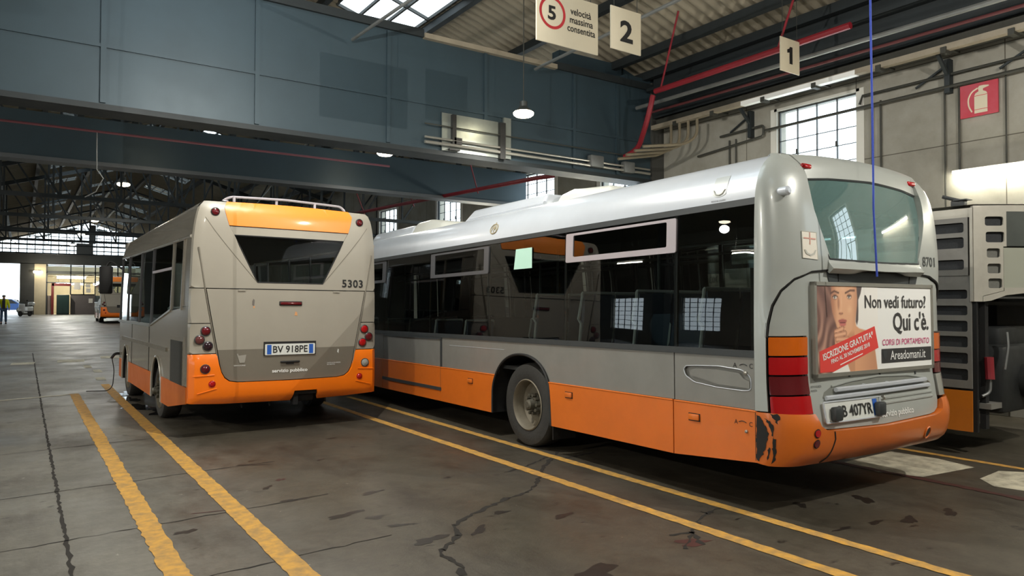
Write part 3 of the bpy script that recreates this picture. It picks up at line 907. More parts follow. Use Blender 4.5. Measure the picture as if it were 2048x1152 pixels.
# wall pipes
X9 = 11.93
pipe('wall_pipe', [(X9, 1, 5.26), (X9, 6.75, 5.24), (X9, 6.8, 5.1)], 0.022, m_dark_pipe, 'upper dark pipe on the right wall over the extinguisher sign', group='wall pipes')
pipe('wall_pipe', bend([(11.9, 1, 5.08), (11.9, 8.62, 5.02), (11.9, 8.68, 5.02)], .05), 0.028, m_dark_pipe, 'lower dark pipe crossing in front of the steel window', group='wall pipes')
pipe('wall_pipe', bend([(X9, 10.4, 4.80), (X9, 8.75, 4.93), (X9, 8.75, 5.14), (X9, 9.8, 5.11)], .06), 0.024, m_dark_pipe, 'dark pipe loop on the wall left of the steel window', group='wall pipes')
for y, z0, z1, r, lb in ((9.59, 2.5, 5.0, .018, 'left of the pair beside the pipe loop'), (9.43, 2.5, 5.0, .016, 'right of the pair beside the pipe loop'), (6.6, 2.8, 5.1, .016, 'next to the window right jamb'), (6.45, 2.8, 5.1, .016, 'second from the window right jamb'), (5.43, 3.0, 5.0, .014, 'below the wall bracket'), (5.22, 3.7, 5.05, .016, 'along the left edge of the extinguisher sign'), (4.58, 3.6, 5.2, .012, 'right of the extinguisher sign')):
    pipe('drop_conduit', [(11.96, y, z0), (11.96, y, z1)], r, m_dark_pipe, 'thin vertical conduit on the right wall, ' + lb, group='vertical conduits')
for y, lb in ((5.36, 'above the extinguisher sign'), (9.05, 'left of the steel window head'), (4.15, 'at the right edge of the view')):
    e = tag(empty('wall_bracket', (XR, y, 5.1)), 'dark steel bracket on the right wall ' + lb, 'bracket')
    mb = MB(); mb.box((-.12, -.04, -.15), (0, .04, .38)); mb.build('bracket_post', m_steel, e, smooth=0)
    mb = MB(); mb.bar((-.06, 0, .1), (-.4, 0, .4), .05, .05); mb.bar((-.06, .03, .3), (-.06, .5, .05), .03, .03); mb.build('bracket_strut', m_steel, e, smooth=0)
m_conduit = mat('dusty_conduit', (112, 102, 82), .6, noise=(5, .3))
for k in range(4):
    y = 10.0 + .22 * k; x = 11.45 - .02 * k
    pipe('bent_conduit', bend([(x, y, 5.46), (x, y, 5.1 - .04 * k), (x - .25, y + .1, 4.92 - .04 * k), (x - 1.2, y + .35, 4.8 - .05 * k)], .2), 0.03, m_conduit, ('first', 'second', 'third', 'fourth')[k] + ' of four curved conduits dropping from the trunking, counted from the window', group='curved conduits', seg=8)
mb = MB(); mb.box((11.62, 11.45, 2.5), (XR, 11.9, 6.6)); struct(mb.build('wall_pier', m_beam, smooth=0))
mb = MB(); mb.box((9.3, 11.85, 6.5), (12, 12.1, 7.0)); mb.box((10.9, 11.56, 4.4), (12, 11.9, 6.7)); struct(mb.build('roof_beam', m_girder, smooth=0))

# blue rope
pts = []
for i in range(40):
    t = i / 39
    pts.append((5.345 + .012 * math.sin(t * 9) + (.05 * max(0, t - .9) * 10 if t > .9 else 0), 2.95, 6.9 - (6.9 - 1.86) * t))
pipe('hanging_rope', pts, 0.0075, mat('blue_rope', (60, 84, 190), 0.7, noise=(60, 0.3)), 'thin blue rope hanging down in front of the large bus rear window', 'rope', seg=6)

# ------------------------------------------------------------------ signs
m_sign = mat('cream_sign_board', (206, 196, 172), 0.6, noise=(2, 0.12))
m_sign_red = mat('sign_red', (188, 40, 48), 0.5)
def hang_sign(name, x0, x1, z0, z1, y, label):
    e = tag(empty(name, (x0, y, z0)), label, 'sign')
    w, h = x1 - x0, z1 - z0
    mb = MB(); mb.rbox((0, 0, 0), (w, 0.02, h), 0.006); mb.build('sign_board', m_sign, e)
    for x in (w * .12, w * .88):
        mb = MB(); mb.tube([(x, .01, h), (x, .01, roof_z(x0) - .1 - z0)], 0.005, 6); mb.build('hanging_wire', m_dark_pipe, e)
    return e, w, h, plane_S((0, 0, 0), (1, 0, 0), (0, 0, 1))
e, w, h, S = hang_sign('lane_sign', 6.35, 6.9, 5.01, 5.585, 7.0, 'cream hanging sign with a black number 2 beside the speed sign')
text_on('number', '2', S, w / 2 + .005, .135, .27, m_black_print, e, width=.23, bold=.03, anchor='c')
e, w, h, S = hang_sign('lane_sign', 9.99, 10.50, 5.40, 5.95, 7.0, 'smaller cream hanging sign with a black number 1 before the red water pipe')
patch('number', [(.235, .14), (.315, .14), (.315, .42), (.25, .42), (.225, .385), (.175, .365), (.175, .31), (.235, .325)], S, m_black_print, e, off=.003, thick=0)
e, w, h, S = hang_sign('speed_sign', 5.138, 6.13, 4.865, 5.53, 7.0, 'wide cream speed limit sign with red ring and number 5')
mb = MB(); n = 40; ring = []
for rr in (.205, .168):
    ring += [(.245 + rr * math.cos(2 * PI * k / n), -.003, .385 + rr * math.sin(2 * PI * k / n)) for k in range(n)]
mb.add(ring, [(k, (k + 1) % n, n + (k + 1) % n, n + k) for k in range(n)]); mb.build('red_ring', m_sign_red, e, smooth=0, fix=False)
text_on('speed_number', '5', S, .235, .30, .165, m_black_print, e, width=.125, bold=.03, anchor='c', off=.003)
for s, zz, ww, xx in (('velocit\u00e0', .435, .34, .70), ('massima', .325, .38, .71), ('consentita', .215, .46, .71)):
    text_on('lettering', s, S, xx, zz, .085, m_black_print, e, width=ww, bold=.014, anchor='c', off=.003)
# fire extinguisher sign on the wall
e = tag(empty('extinguisher_sign', (XR - .05, 5.20, 4.515)), 'red fire extinguisher sign with white pictogram on the right wall', 'sign')
mb = MB(); mb.box((0, -.52, 0), (.03, 0, .5)); mb.build('sign_board', mat('sign_board_red', (176, 42, 60), 0.5, noise=(3, 0.2, (190, 120, 130))), e, smooth=0)
S = plane_S((0, 0, 0), (0, -1, 0), (0, 0, 1))
bod = [(.20, .04), (.38, .04), (.38, .31), (.365, .345), (.32, .37), (.32, .40), (.40, .42), (.40, .437), (.33, .45), (.27, .45), (.25, .425), (.26, .37), (.215, .345), (.20, .31)]
patch('white_pictogram', bod, S, m_sign, e, off=.003, thick=0)
hose = [(.245, .42), (.16, .38), (.11, .28), (.12, .16), (.165, .07)]
mb = MB(); mb.tube([S(q.x, q.y) + Vector((-.001, 0, 0)) for q in bend([(p[0], p[1], 0) for p in hose], .06)], .011, 6); mb.build('white_hose_pictogram', m_sign, e)
for zz in (.30, .09):
    patch('band', [(.2, zz), (.38, zz), (.38, zz + .008), (.2, zz + .008)], S, m_sign_red, e, off=.005, thick=0)

# ------------------------------------------------------------------ floor markings, cracks, stains
rng = random.Random(3)
def strip(name, pts, w, m, h=0.004, jit=0.0, label=None):
    """a painted or cracked line of given width following pts"""
    mb = MB(); vs = []; fs = []
    P = [Vector((p[0], p[1], 0)) for p in pts]
    ws = w if isinstance(w, list) else [w] * len(P)
    for i, p in enumerate(P):
        d = (P[min(i + 1, len(P) - 1)] - P[max(i - 1, 0)]).normalized(); s = Vector((-d.y, d.x, 0))
        a = p + s * (ws[i] / 2 + rng.uniform(-jit, jit)); b = p - s * (ws[i] / 2 + rng.uniform(-jit, jit))
        vs += [(a.x, a.y, floor_z(a.y) + h), (b.x, b.y, floor_z(b.y) + h)]
    for i in range(len(P) - 1):
        fs.append((2 * i, 2 * i + 1, 2 * i + 3, 2 * i + 2))
    mb.add(vs, fs)
    return struct(mb.build(name, m, smooth=0, fix=False), label)
def run(x0, y0, x1, y1, st=0.06):
    n = max(2, int(math.hypot(x1 - x0, y1 - y0) / st))
    return [(x0 + (x1 - x0) * i / n, y0 + (y1 - y0) * i / n) for i in range(n + 1)]
strip('floor_line', run(1.385, 16.3, 1.46, -2), .15, m_yellow, jit=.006, label='yellow lane line on the floor left of the small bus')
strip('floor_line', run(.80, 15.0, .80, -2), .145, m_yellow, jit=.009, label='worn outer yellow line on the floor at left')
strip('floor_line', run(4.14, 10.0, 4.15, -2), .115, m_yellow, jit=.006, label='yellow line between the lanes of the two buses')
strip('floor_line', run(4.75, 12, 4.715, -2), .105, m_yellow, jit=.006, label='yellow line along the left side of the large bus')
strip('floor_line', run(4.14, 16, 4.14, 10.0), .11, m_yellow, jit=.006, label='far part of the yellow line between the two buses')
strip('floor_line', run(8.26, 12, 8.33, -2), .10, m_yellow, jit=.006, label='yellow line right of the large bus')
strip('floor_line', run(7.04, 4.6, 7.0, -2), .09, m_rust, jit=.015, label='faded rusty line right of the large bus')
strip('floor_line', run(-.6, 14.55, .8, 14.95), .08, m_whitepaint, jit=.02, label='faint pale cross line at the end of the outer yellow line')
for k, (xa, xb, ya, yb) in enumerate(((-.20, .30, 21.8, 22.5), (.80, 1.42, 22.0, 22.9), (1.87, 2.5, 22.9, 23.8))):
    strip('floor_dash', [((xa + xb) / 2 - .02, ya), ((xa + xb) / 2 + .02, yb)], xb - xa, m_whitepaint)
for x, y, wx, wy in ((1.36, 20.5, .16, .8), (1.48, 19.2, .16, .7), (1.40, 17.4, .18, .6)):
    strip('floor_dash', [(x, y - wy / 2), (x, y + wy / 2)], wx, m_whitepaint)
strip('floor_patch', [(7.52, 3.42), (7.56, 3.8), (7.55, 4.25)], [.9, 1.15, .95], m_whitepaint, jit=.05, h=.003)
strip('floor_patch', [(7.75, 2.5), (7.8, 2.9), (7.78, 3.15)], [.7, .9, .5], m_whitepaint, jit=.06, h=.003)
# joints and cracks
def wob(x0, y0, x1, y1, st=.09, j=.016):
    return [(x + rng.uniform(-j, j), y + rng.uniform(-j, j)) for x, y in run(x0, y0, x1, y1, st)]
p = wob(.30, 26, .27, -1, .06, .006)
strip('floor_joint', p, [rng.uniform(.016, .034) for _ in p], m_crack, h=.002, jit=.005)
for y in (13.4, 9.6, 7.45, 5.9, 4.6):
    p = wob(-2, y - .25, 2.2, y + .12)
    strip('floor_joint', p, [rng.uniform(.004, .02) for _ in p], m_crack, h=.002)
def crack(px, w0):
    P = []
    for i in range(len(px) - 1):
        P += wob(px[i][0], px[i][1], px[i + 1][0], px[i + 1][1], .05, .012)
    strip('floor_crack', P, [max(.006, rng.gauss(w0, w0 * .45)) for _ in P], m_crack, h=.0022)
for px, w0 in (([(4.96, 6.32), (4.38, 5.83), (4.13, 5.56), (3.9, 5.3), (3.66, 5.11), (3.41, 5.05), (3.2, 4.95), (2.89, 4.8), (2.66, 4.65), (2.58, 4.45), (2.47, 4.34), (2.34, 4.24), (2.28, 4.15), (2.31, 4.04), (2.29, 3.89), (2.22, 3.78)], .034), ([(4.73, 6.19), (4.26, 5.94), (3.91, 5.83)], .022), ([(4.73, 6.01), (5.26, 6.06)], .03),
               ([(4.78, 3.89), (4.43, 3.8), (4.23, 3.7), (4.02, 3.56), (3.82, 3.6)], .022), ([(4.02, 3.56), (3.87, 3.34)], .03), ([(4.02, 3.56), (3.71, 3.35)], .026), ([(4.46, 3.78), (4.48, 3.89)], .02)):
    crack(px, w0)
def blob(x, y, rx, ry, m, a=0.0):
    pts = []
    n = 22; ph = [rng.uniform(0, 6.28) for _ in range(4)]
    for k in range(n):
        t = 2 * PI * k / n
        r = 1 + .28 * math.sin(2 * t + ph[0]) + .22 * math.sin(3 * t + ph[1]) + .16 * math.sin(5 * t + ph[2]) + .1 * math.sin(8 * t + ph[3])
        u, v = rx * r * math.cos(t), ry * r * math.sin(t)
        pts.append((x + u * math.cos(a) - v * math.sin(a), y + u * math.sin(a) + v * math.cos(a)))
    mb = MB(); mb.add([(p[0], p[1], floor_z(p[1]) + .0015) for p in pts] + [(x, y, floor_z(y) + .0015)], [(k, (k + 1) % n, n) for k in range(n)])
    struct(mb.build('floor_stain', m, smooth=0, fix=False))
for x, y, rx, ry, k in ((2.54, 5.86, .10, .04, 0), (2.1, 5.36, .13, .05, 0), (2.27, 5.17, .08, .04, 0), (2.34, 4.89, .09, .03, 0), (2.37, 4.47, .12, .06, 0), (3.14, 4.74, .08, .03, 0), (2.77, 4.46, .1, .04, 0), (3.85, 3.41, .13, .06, 1), (2.93, 3.35, .16, .1, 0), (2.01, 6.75, .05, .03, 1), (1.94, 7.53, .13, .03, 0), (1.91, 6.0, .1, .04, 0), (1.28, 6.02, .16, .012, 1), (1.83, 6.53, .06, .03, 0), (5.3, 3.55, .08, .04, 0), (5.63, 2.84, .1, .05, 0), (6.1, 2.76, .09, .05, 0), (2.61, 7.37, .05, .02, 0), (5.0, 3.0, .09, .02, 0), (5.35, 2.95, .07, .03, 0), (1.0, 5.6, .07, .04, 0), (3.5, 4.4, .12, .03, 0), (5.9, 3.35, .1, .07, 0)):
    blob(x, y, rx, ry, (m_stain, m_rust)[k], rng.uniform(-.4, .9))
m_wet = mat('wet_puddle', (40, 40, 40), 0.06)
for x, y, rx, ry in ((1.55, 12.6, .22, .35), (1.5, 13.7, .2, .3), (1.75, 11.9, .15, .3), (1.62, 14.6, .2, .3)):
    blob(x, y, rx, ry, m_wet)
# ------------------------------------------------------------------ wheels and seats shared by the buses
def make_wheel(parent, x, y, r, w, side, rim_r=None, deep=True, z=None):
    """tyre with rim and hub; side=-1 faces -x, +1 faces +x"""
    z = r if z is None else z
    rr = rim_r or r * .60
    s = side
    mb = MB()
    mb.lathe([(rr, -s * w), (r * .9, -s * w), (r * .985, -s * w * .9), (r, -s * w * .78), (r, -s * w * .22), (r * .985, -s * w * .08), (r * .95, 0), (r * .84, s * .012), (r * .7, s * .008), (rr * 1.02, -s * .004), (rr, -s * .02)], (x, y, z), 'X', 48)
    t = mb.build('wheel', m_tyre, parent)
    mb = MB()
    d = .15 if deep else .05
    mb.lathe([(rr * 1.03, s * .004), (rr * .99, s * .012), (rr * .955, -s * .004), (rr * .93, -s * .03), (rr * .88, -s * d * .8), (rr * .74, -s * d), (rr * .42, -s * d), (rr * .40, -s * (d - .02))], (x, y, z), 'X', 48)
    if deep:
        mb.lathe([(rr * .40, -s * (d - .02)), (0.0, -s * (d - .02))], (x, y, z), 'X', 48)
    else:
        mb.lathe([(rr * .40, -s * (d - .02)), (.3 * rr, s * .01), (0, s * .02)], (x, y, z), 'X', 48)
    mb.build('rim', m_rim, t)
    mb = MB()
    h0 = -s * (d - .02)
    mb.lathe([(rr * .44, h0), (rr * .44, h0 + s * .03), (rr * .26, h0 + s * .04), (rr * .22, h0 + s * .06), (rr * .2, h0 + s * .12), (rr * .12, h0 + s * .135), (0, h0 + s * .135)], (x, y, z), 'X', 20)
    for k in range(10):
        a = 2 * PI * k / 10
        mb.lathe([(.02, h0), (.02, h0 + s * .085), (0, h0 + s * .088)], (x, y + rr * .37 * math.cos(a), z + rr * .37 * math.sin(a)), 'X', 6)
    mb.build('hub', m_hub, t)
    return t

def make_seat(parent, x, y, z, w=.44, face=1, shell=None):
    """one passenger seat, shell back towards -y when face=1"""
    f = face
    mb = MB()
    prof = [(-.17, .44), (-.20, .62), (-.235, .80), (-.25, .98), (-.245, 1.05)]
    for s0 in (-1, 1):
        xs = x + s0 * w / 2
        mb.tube([(xs, y + f * a, z + b) for a, b in ((.22, .44), (-.12, .42), (-.19, .56), (-.215, .74), (-.17, .79), (-.235, 1.02), (-.24, 1.07))], .016, 6)
    mb.tube([(x - w / 2, y - f * .24, z + 1.07), (x + w / 2, y - f * .24, z + 1.07)], .016, 6)
    fr = mb.build('seat', m_seat_shell, parent)
    mb = MB()
    mb.rbox((x - w / 2 + .01, y + f * .24, z + .40), (x + w / 2 - .01, y - f * .14, z + .47), .03)
    k = len(mb.v)
    vs = []; n = len(prof)
    for a, b in prof:
        for xx in (x - w / 2 + .012, x + w / 2 - .012):
            vs += [(xx, y + f * (a + .025), z + b), (xx, y + f * (a - .02), z + b)]
    fs = []
    for i in range(n - 1):
        o = 4 * i
        fs += [(o, o + 2, o + 6, o + 4), (o + 1, o + 5, o + 7, o + 3), (o, o + 4, o + 5, o + 1), (o + 2, o + 3, o + 7, o + 6)]
    o = 4 * (n - 1); fs.append((o, o + 2, o + 3, o + 1))
    mb.add(vs, fs)
    mb.build('seat_cushion', m_seat_pad, fr)
    mb = MB(); mb.box((x - .04, y - .04, z), (x + .04, y + .04, z + .4)); mb.box((x - .12, y - .12, z), (x + .12, y + .12, z + .02)); mb.build('seat_pedestal', m_interior_dark, fr, smooth=0)
    return fr

# ------------------------------------------------------------------ the large bus (right, 8701)
W2, L2 = 2.5, 11.9
bus2 = empty('city_bus', (4.80 - 3.4 * math.sin(math.radians(1.5)), 6.69 - 3.4 * math.cos(math.radians(1.5)), .041))
bus2.rotation_euler = (-.012, 0, math.radians(-1.5))
tag(bus2, 'large silver and orange city bus with a poster across its rear', 'bus')
inset2 = interp([(.2, 0), (1.25, 0), (1.8, .010), (2.40, .030), (2.52, .046), (2.62, .078), (2.70, .128), (2.76, .19), (2.80, .25), (2.83, .34)])
yr2 = interp([(.30, .0), (.62, -.045), (.85, -.015), (1.05, .012), (1.8, .012), (1.95, .005), (2.1, .008), (2.3, .02), (2.5, .045), (2.64, .08), (2.74, .13), (2.80, .18), (2.83, .22)])
RX = .30
def zf2(y): return 0.0
def SL2(y, z):            # left side, u runs towards the rear so the normal points outwards
    return Vector((inset2(z), -y, z))
def SR2(y, z):
    return Vector((W2 - inset2(z), y, z))
def rear2(U, z, push=0.0):
    """rear surface, U unrolled around both corners"""
    i = inset2(z); yr = yr2(z) - push
    m = False
    if U > W2 / 2:
        U = W2 - U; m = True
    bow = .02
    if U >= RX:
        t = (U - RX) / (W2 / 2 - RX)
        x = U + i * (1 - t)
        y = yr - bow * (1 - (1 - t) ** 2)
    else:
        a = max(-.15, 1 - (RX - U) / .42) * PI / 2
        ys = .235
        x = i + RX * (1 - math.cos(a)) if a > 0 else i
        y = ys - (ys - yr) * math.sin(a)
    return Vector((W2 - x if m else x, y, z))
def S2b(U, z): return rear2(U, z)
def mir(poly): return [(W2 - u, z) for u, z in poly][::-1]

# side panels
g = .006
arch = [(2.933, .31), (2.933, .345), (2.962, .75), (3.037, .881), (3.162, .984), (3.361, 1.05), (3.589, 1.058), (3.783, 1.018), (3.950, .930), (4.065, .808), (4.150, .648), (4.157, .464), (4.157, .31)]
arch = [arch[0]] + chaikin(arch[1:-1]) + [arch[-1]]
def arch_at(y0): return [(u - 3.545 + y0, z) for u, z in arch]
AF = 9.25
def left_pair(name, y0, y1, zb0, zb1, zt, m, cut_arch=None, z_lo=None, off=0.0, thick=.02):
    lo = [(y0 + g, zb0)]
    if cut_arch:
        for u, z in cut_arch:
            lo.append((u, max(z, zb0)))
    lo.append((y1 - g, zb1))
    poly = lo + [(y1 - g, zt), (y0 + g, zt)]
    pl = [(-u, z) for u, z in poly][::-1]
    a = patch(name, pl, SL2, m, bus2, off=off, thick=thick)
    b = patch(name, poly, SR2, m, bus2, off=off, thick=thick)
    return a, b
def arch_hi(y0, zl):      # the part of the arch above zl
    A = arch_at(y0); out = []
    for (a, b) in zip(A[:-1], A[1:]):
        if (a[1] - zl) * (b[1] - zl) < 0:
            t = (zl - a[1]) / (b[1] - a[1]); out.append((a[0] + t * (b[0] - a[0]), zl))
        if b[1] > zl: out.append(b)
    return out
def arch_lo(y0, zt):
    A = arch_at(y0); out = []
    for (a, b) in zip(A[:-1], A[1:]):
        if a[1] <= zt: out.append(a)
        if (a[1] - zt) * (b[1] - zt) < 0:
            t = (zt - a[1]) / (b[1] - a[1]); out.append((a[0] + t * (b[0] - a[0]), zt))
    out.append(A[-1]); return out
def skirt_poly(y0, y1, zb0, zb1, zt, ar=None, end=None):
    return [(y0 + g, zb0), (y1 - g, zb1), (y1 - g, zt), (y0 + g, zt)]
Z1, Z2 = .782, 1.19
OFFS = .016
def both(name, poly, m, off=0.0, thick=.02):
    patch(name, [(-u, z) for u, z in poly][::-1], SL2, m, bus2, off=off, thick=thick)
    patch(name, poly, SR2, m, bus2, off=off, thick=thick)
A1, A2 = arch_lo(3.545, Z1), arch_lo(AF, Z1)
ir = [p for p in A1 if p[0] < 3.545]; il = [p for p in A1 if p[0] > 3.545]
fr_ = [p for p in A2 if p[0] < AF]; fl_ = [p for p in A2 if p[0] > AF]
both('orange_skirt', [(.222, .385), (1.094, .315), (1.094, Z1), (.222, Z1)], m_orange, OFFS)
both('orange_skirt', [(1.106, .315)] + ir + [(1.106, Z1)], m_orange, OFFS)
both('orange_skirt', il[::-1][0:0] + [il[-1], (5.54, .31), (5.54, Z1), il[0]] + il[1:-1], m_orange, OFFS)
both('orange_skirt', [(5.552, .31), (7.6, .31), (7.6, Z1), (5.552, Z1)], m_orange, OFFS)
both('orange_skirt', [(7.61, .31)] + fr_ + [(7.61, Z1)], m_orange, OFFS)
both('orange_skirt', [fl_[-1], (11.6, .33), (11.6, Z1), fl_[0]] + fl_[1:-1], m_orange, OFFS)
for x, sg in ((0, -1), (W2, 1)):
    for y0, y1 in ((.222, 1.094), (1.106, ir[-1][0]), (il[0][0], 5.54), (5.552, 7.6), (7.61, fr_[-1][0]), (fl_[0][0], 11.6)):
        mb = MB(); mb.tube([(x + sg * (OFFS - .004), y0 + g, Z1 - .006), (x + sg * (OFFS - .004), y1 - g, Z1 - .006)], .009, 8); mb.build('skirt_lip', m_orange, bus2)
H1, H2 = arch_hi(3.545, Z1), arch_hi(AF, Z1)
flap_hole = [(-.987, 1.055), (-.97, 1.005), (-.873, .955), (-.62, .93), (-.352, .925), (-.281, .935), (-.281, 1.02), (-.30, 1.05), (-.37, 1.09), (-.60, 1.105), (-.845, 1.095), (-.965, 1.085)]
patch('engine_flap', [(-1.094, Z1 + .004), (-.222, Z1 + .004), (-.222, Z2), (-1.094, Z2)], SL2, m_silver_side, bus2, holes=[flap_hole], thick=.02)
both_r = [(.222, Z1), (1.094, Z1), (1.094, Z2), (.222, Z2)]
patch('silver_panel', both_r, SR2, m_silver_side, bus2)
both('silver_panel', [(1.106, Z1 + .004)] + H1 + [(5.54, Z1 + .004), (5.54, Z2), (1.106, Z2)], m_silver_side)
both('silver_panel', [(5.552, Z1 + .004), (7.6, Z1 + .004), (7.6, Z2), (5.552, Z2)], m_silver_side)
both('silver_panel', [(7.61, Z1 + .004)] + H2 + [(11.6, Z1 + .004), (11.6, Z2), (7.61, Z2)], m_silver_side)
# recessed handle of the flap
hp = MB()
patch_mb(hp, flap_hole, SL2, off=-.024, thick=0)
hp.build('handle_recess', m_silver_side, bus2, fix=False)
inner = [(-.93, 1.045), (-.92, 1.01), (-.62, .955), (-.30, .945), (-.30, 1.0), (-.36, 1.02), (-.40, 1.06), (-.62, 1.075), (-.86, 1.07)]
patch('handle_grip', inner, SL2, m_silver_side, bus2, off=-.004, thick=.03)
mb = MB(); mb.tube([SL2(*p) + Vector((-.002, 0, 0)) for p in bend([(a, b, 0) for a, b in flap_hole + flap_hole[:1]], .03) for p in [(p.x, p.y)]], .004, 6); mb.build('handle_rim', m_silver, bus2)
mb = MB(); mb.lathe([(.018, 0), (.016, -.014), (0, -.02)], SL2(-.33, 1.068), 'X', 12); mb.lathe([(.014, 0), (.012, -.012), (0, -.016)], SL2(-.316, .612) + Vector((-OFFS, 0, 0)), 'X', 12); mb.build('lock', m_chrome, bus2)
text_on('lettering', 'A', SL2, -.455, 1.105, .038, m_black_print, bus2, off=.003)
text_on('lettering', 'C', SL2, -.295, 1.105, .038, m_black_print, bus2, off=.003)
text_on('lettering', 'A', SL2, -.435, .66, .036, m_black_print, bus2, off=OFFS + .003)
text_on('lettering', 'C', SL2, -.29, .655, .036, m_black_print, bus2, off=OFFS + .003)
for z, o in ((1.125, .003), (.68, OFFS + .003)):
    mb = MB(); mb.tube([SL2(-.39 + .012 * k, z + .01 * math.sin(PI * k / 6)) + Vector((-o, 0, 0)) for k in range(7)], .003, 5); mb.build('arrow_mark', m_black_print, bus2)
# square orange reflectors on the skirt, frame of the forward flap
for y0, z0 in ((2.544, .65), (.80, .633), (4.64, .63)):
    mb = MB(); p = SL2(-y0, z0); mb.rbox((p.x - OFFS - .018, -0 + y0, z0), (p.x - OFFS + .003, y0 + .115, z0 + .052), .008); mb.build('side_reflector', m_orange, bus2)
    mb = MB(); mb.box((p.x - OFFS - .004, y0 - .006, z0 - .008), (p.x - OFFS, y0 + .121, z0 + .058)); mb.build('reflector_shadow_gap', m_seam, bus2, smooth=0)
mb = MB()
mb.box((-.014, 5.52, .475), (.004, 5.56, 1.19)); mb.box((-.026, 5.52, .455), (.004, 7.6, .50)); mb.box((-.014, 5.53, 1.165), (.004, 7.6, 1.19))
mb.build('flap_frame', m_trim, bus2, smooth=0)
mb = MB(); mb.box((-.0035, 3.9, 1.09), (0, 5.3, 1.094)); mb.build('scratch', m_silver, bus2, smooth=0)
# wheel arches
for y0 in (3.545, AF):
    for s0 in (0, 1):
        mb = MB(); A = arch_at(y0)
        xx = -.012 if s0 == 0 else W2 + .012
        mb.tube([(xx, u, z) for u, z in A], .016, 6)
        mb.build('wheel_arch_lip', m_black, bus2)
        mb = MB(); n = len(A)
        x0, x1 = (-.01, .55) if s0 == 0 else (W2 + .01, W2 - .55)
        vs = [(x0, u, z) for u, z in A] + [(x1, u, z) for u, z in A]
        fs = [(i, i + 1, n + i + 1, n + i) for i in range(n - 1)]
        mb.add(vs, fs); mb.add([(x1, u, z) for u, z in A], [tuple(range(n))])
        mb.build('wheel_housing', m_dark, bus2, smooth=0)
mb = MB(); mb.box((-.005, 2.90, .16), (.3, 2.915, .5)); mb.build('mud_flap', m_black, bus2, smooth=0)
for y0, zc in ((3.45, .48), (AF - .08, .48 + .012 * (AF - .08 - 3.4))):
    make_wheel(bus2, .03, y0, .478, .28, -1, z=zc)
    make_wheel(bus2, W2 - .03, y0, .478, .28, 1, z=zc)

# window band: mouldings, panes, hoppers
YW0, YW1 = .235, 11.55
for S, sg in ((SL2, -1), (SR2, 1)):
    for z0, z1, rr in ((1.192, 1.246, .013), (2.394, 2.447, .016)):
        mb = MB()
        pl = [(-YW1, z0), (-.222, z0), (-.222, z1), (-YW1, z1)] if sg < 0 else [(.222, z0), (YW1, z0), (YW1, z1), (.222, z1)]
        patch_mb(mb, pl, S, off=rr, thick=.03); mb.build('window_moulding', m_trim, bus2, fix=False)
    ed = [(.238, 1.088), (1.096, 2.695), (2.703, 4.272), (4.28, 5.928), (5.936, 7.535), (7.543, 9.15), (9.158, 10.55), (10.6, 11.5)]
    for y0, y1 in ed:
        pl = rrect(y0, 1.247, y1, 2.393, .012, 2)
        pl = [(-u, z) for u, z in pl][::-1] if sg < 0 else pl
        patch('side_window', pl, S, m_glass_side, bus2, step=(.5, .3), thick=0.0)
    for y0 in (.225, 1.092, 2.699, 4.276, 5.932, 7.539, 9.154, 10.575, 11.52):
        pl = [(y0 - .02, 1.24), (y0 + .02, 1.24), (y0 + .02, 2.4), (y0 - .02, 2.4)]
        pl = [(-u, z) for u, z in pl][::-1] if sg < 0 else pl
        patch('window_pillar', pl, S, m_black, bus2, off=-.006, thick=.02)
    for y0, y1, z0, z1, m in ((1.072, 2.672, 2.07, 2.375, m_hopper_frame), (4.275, 5.895, 2.03, 2.375, m_hopper_dark), (7.56, 9.1, 2.03, 2.375, m_hopper_dark)):
        out = rrect(y0, z0, y1, z1, .02); inn = rrect(y0 + .115, z0 + (.055 if m is m_hopper_frame else .045), y1 - .125, z1 - .025, .015)
        if sg < 0:
            out = [(-u, z) for u, z in out][::-1]; inn = [(-u, z) for u, z in inn][::-1]
        patch('hopper_frame', out, S, m, bus2, holes=[inn], off=.014, thick=.02)
        patch('hopper_pane', inn, S, m_glass_side, bus2, off=.006, thick=0)
# sheet of paper behind the third pane
mb = MB(); mb.add([(.006, 3.31, 2.05), (.006, 3.69, 2.05), (.012, 3.65, 2.287), (.012, 3.315, 2.287)], [(0, 1, 2, 3)]); mb.build('pale_green_paper', mat('pale_green_paper', (176, 214, 196), 0.7), bus2, smooth=0, fix=False, label='pale green sheet of paper on the window')

# roof cove along each side and the roof top
def sweep(name, S, ys, zs, m, parent, flip=False):
    mb = MB(); n = len(zs)
    mb.add([S(y, z) for y in ys for z in zs], [(j * n + i, (j + 1) * n + i, (j + 1) * n + i + 1, j * n + i + 1) if not flip else (j * n + i, j * n + i + 1, (j + 1) * n + i + 1, (j + 1) * n + i) for j in range(len(ys) - 1) for i in range(n - 1)])
    return mb.build(name, m, parent, 40, fix=False)
zc = [2.448 + .382 * k / 16 for k in range(17)]
sweep('roof_cove', SL2, [-L2 + .3, -6, -.222], zc, m_silver, bus2)
sweep('roof_cove', SR2, [.222, 6, L2 - .3], zc, m_silver, bus2)
mb = MB(); nx = 17; rows = []
for yy in (.23, .30, .5, .9, 2, 6, L2 - .3):
    row = []
    for i in range(nx):
        t = i / (nx - 1); x = .34 + (W2 - .68) * t
        c = 1 - (2 * t - 1) ** 2
        yb_ = yy if yy > .29 else .22 - .055 * (1 - (2 * t - 1) ** 2)
        fall = {.23: .0, .30: .25, .5: .65, .9: .95}.get(yy, 1.0)
        row.append((x, yb_, 2.83 + .065 * c * fall))
    rows.append(row)
vs = [p for r in rows for p in r]
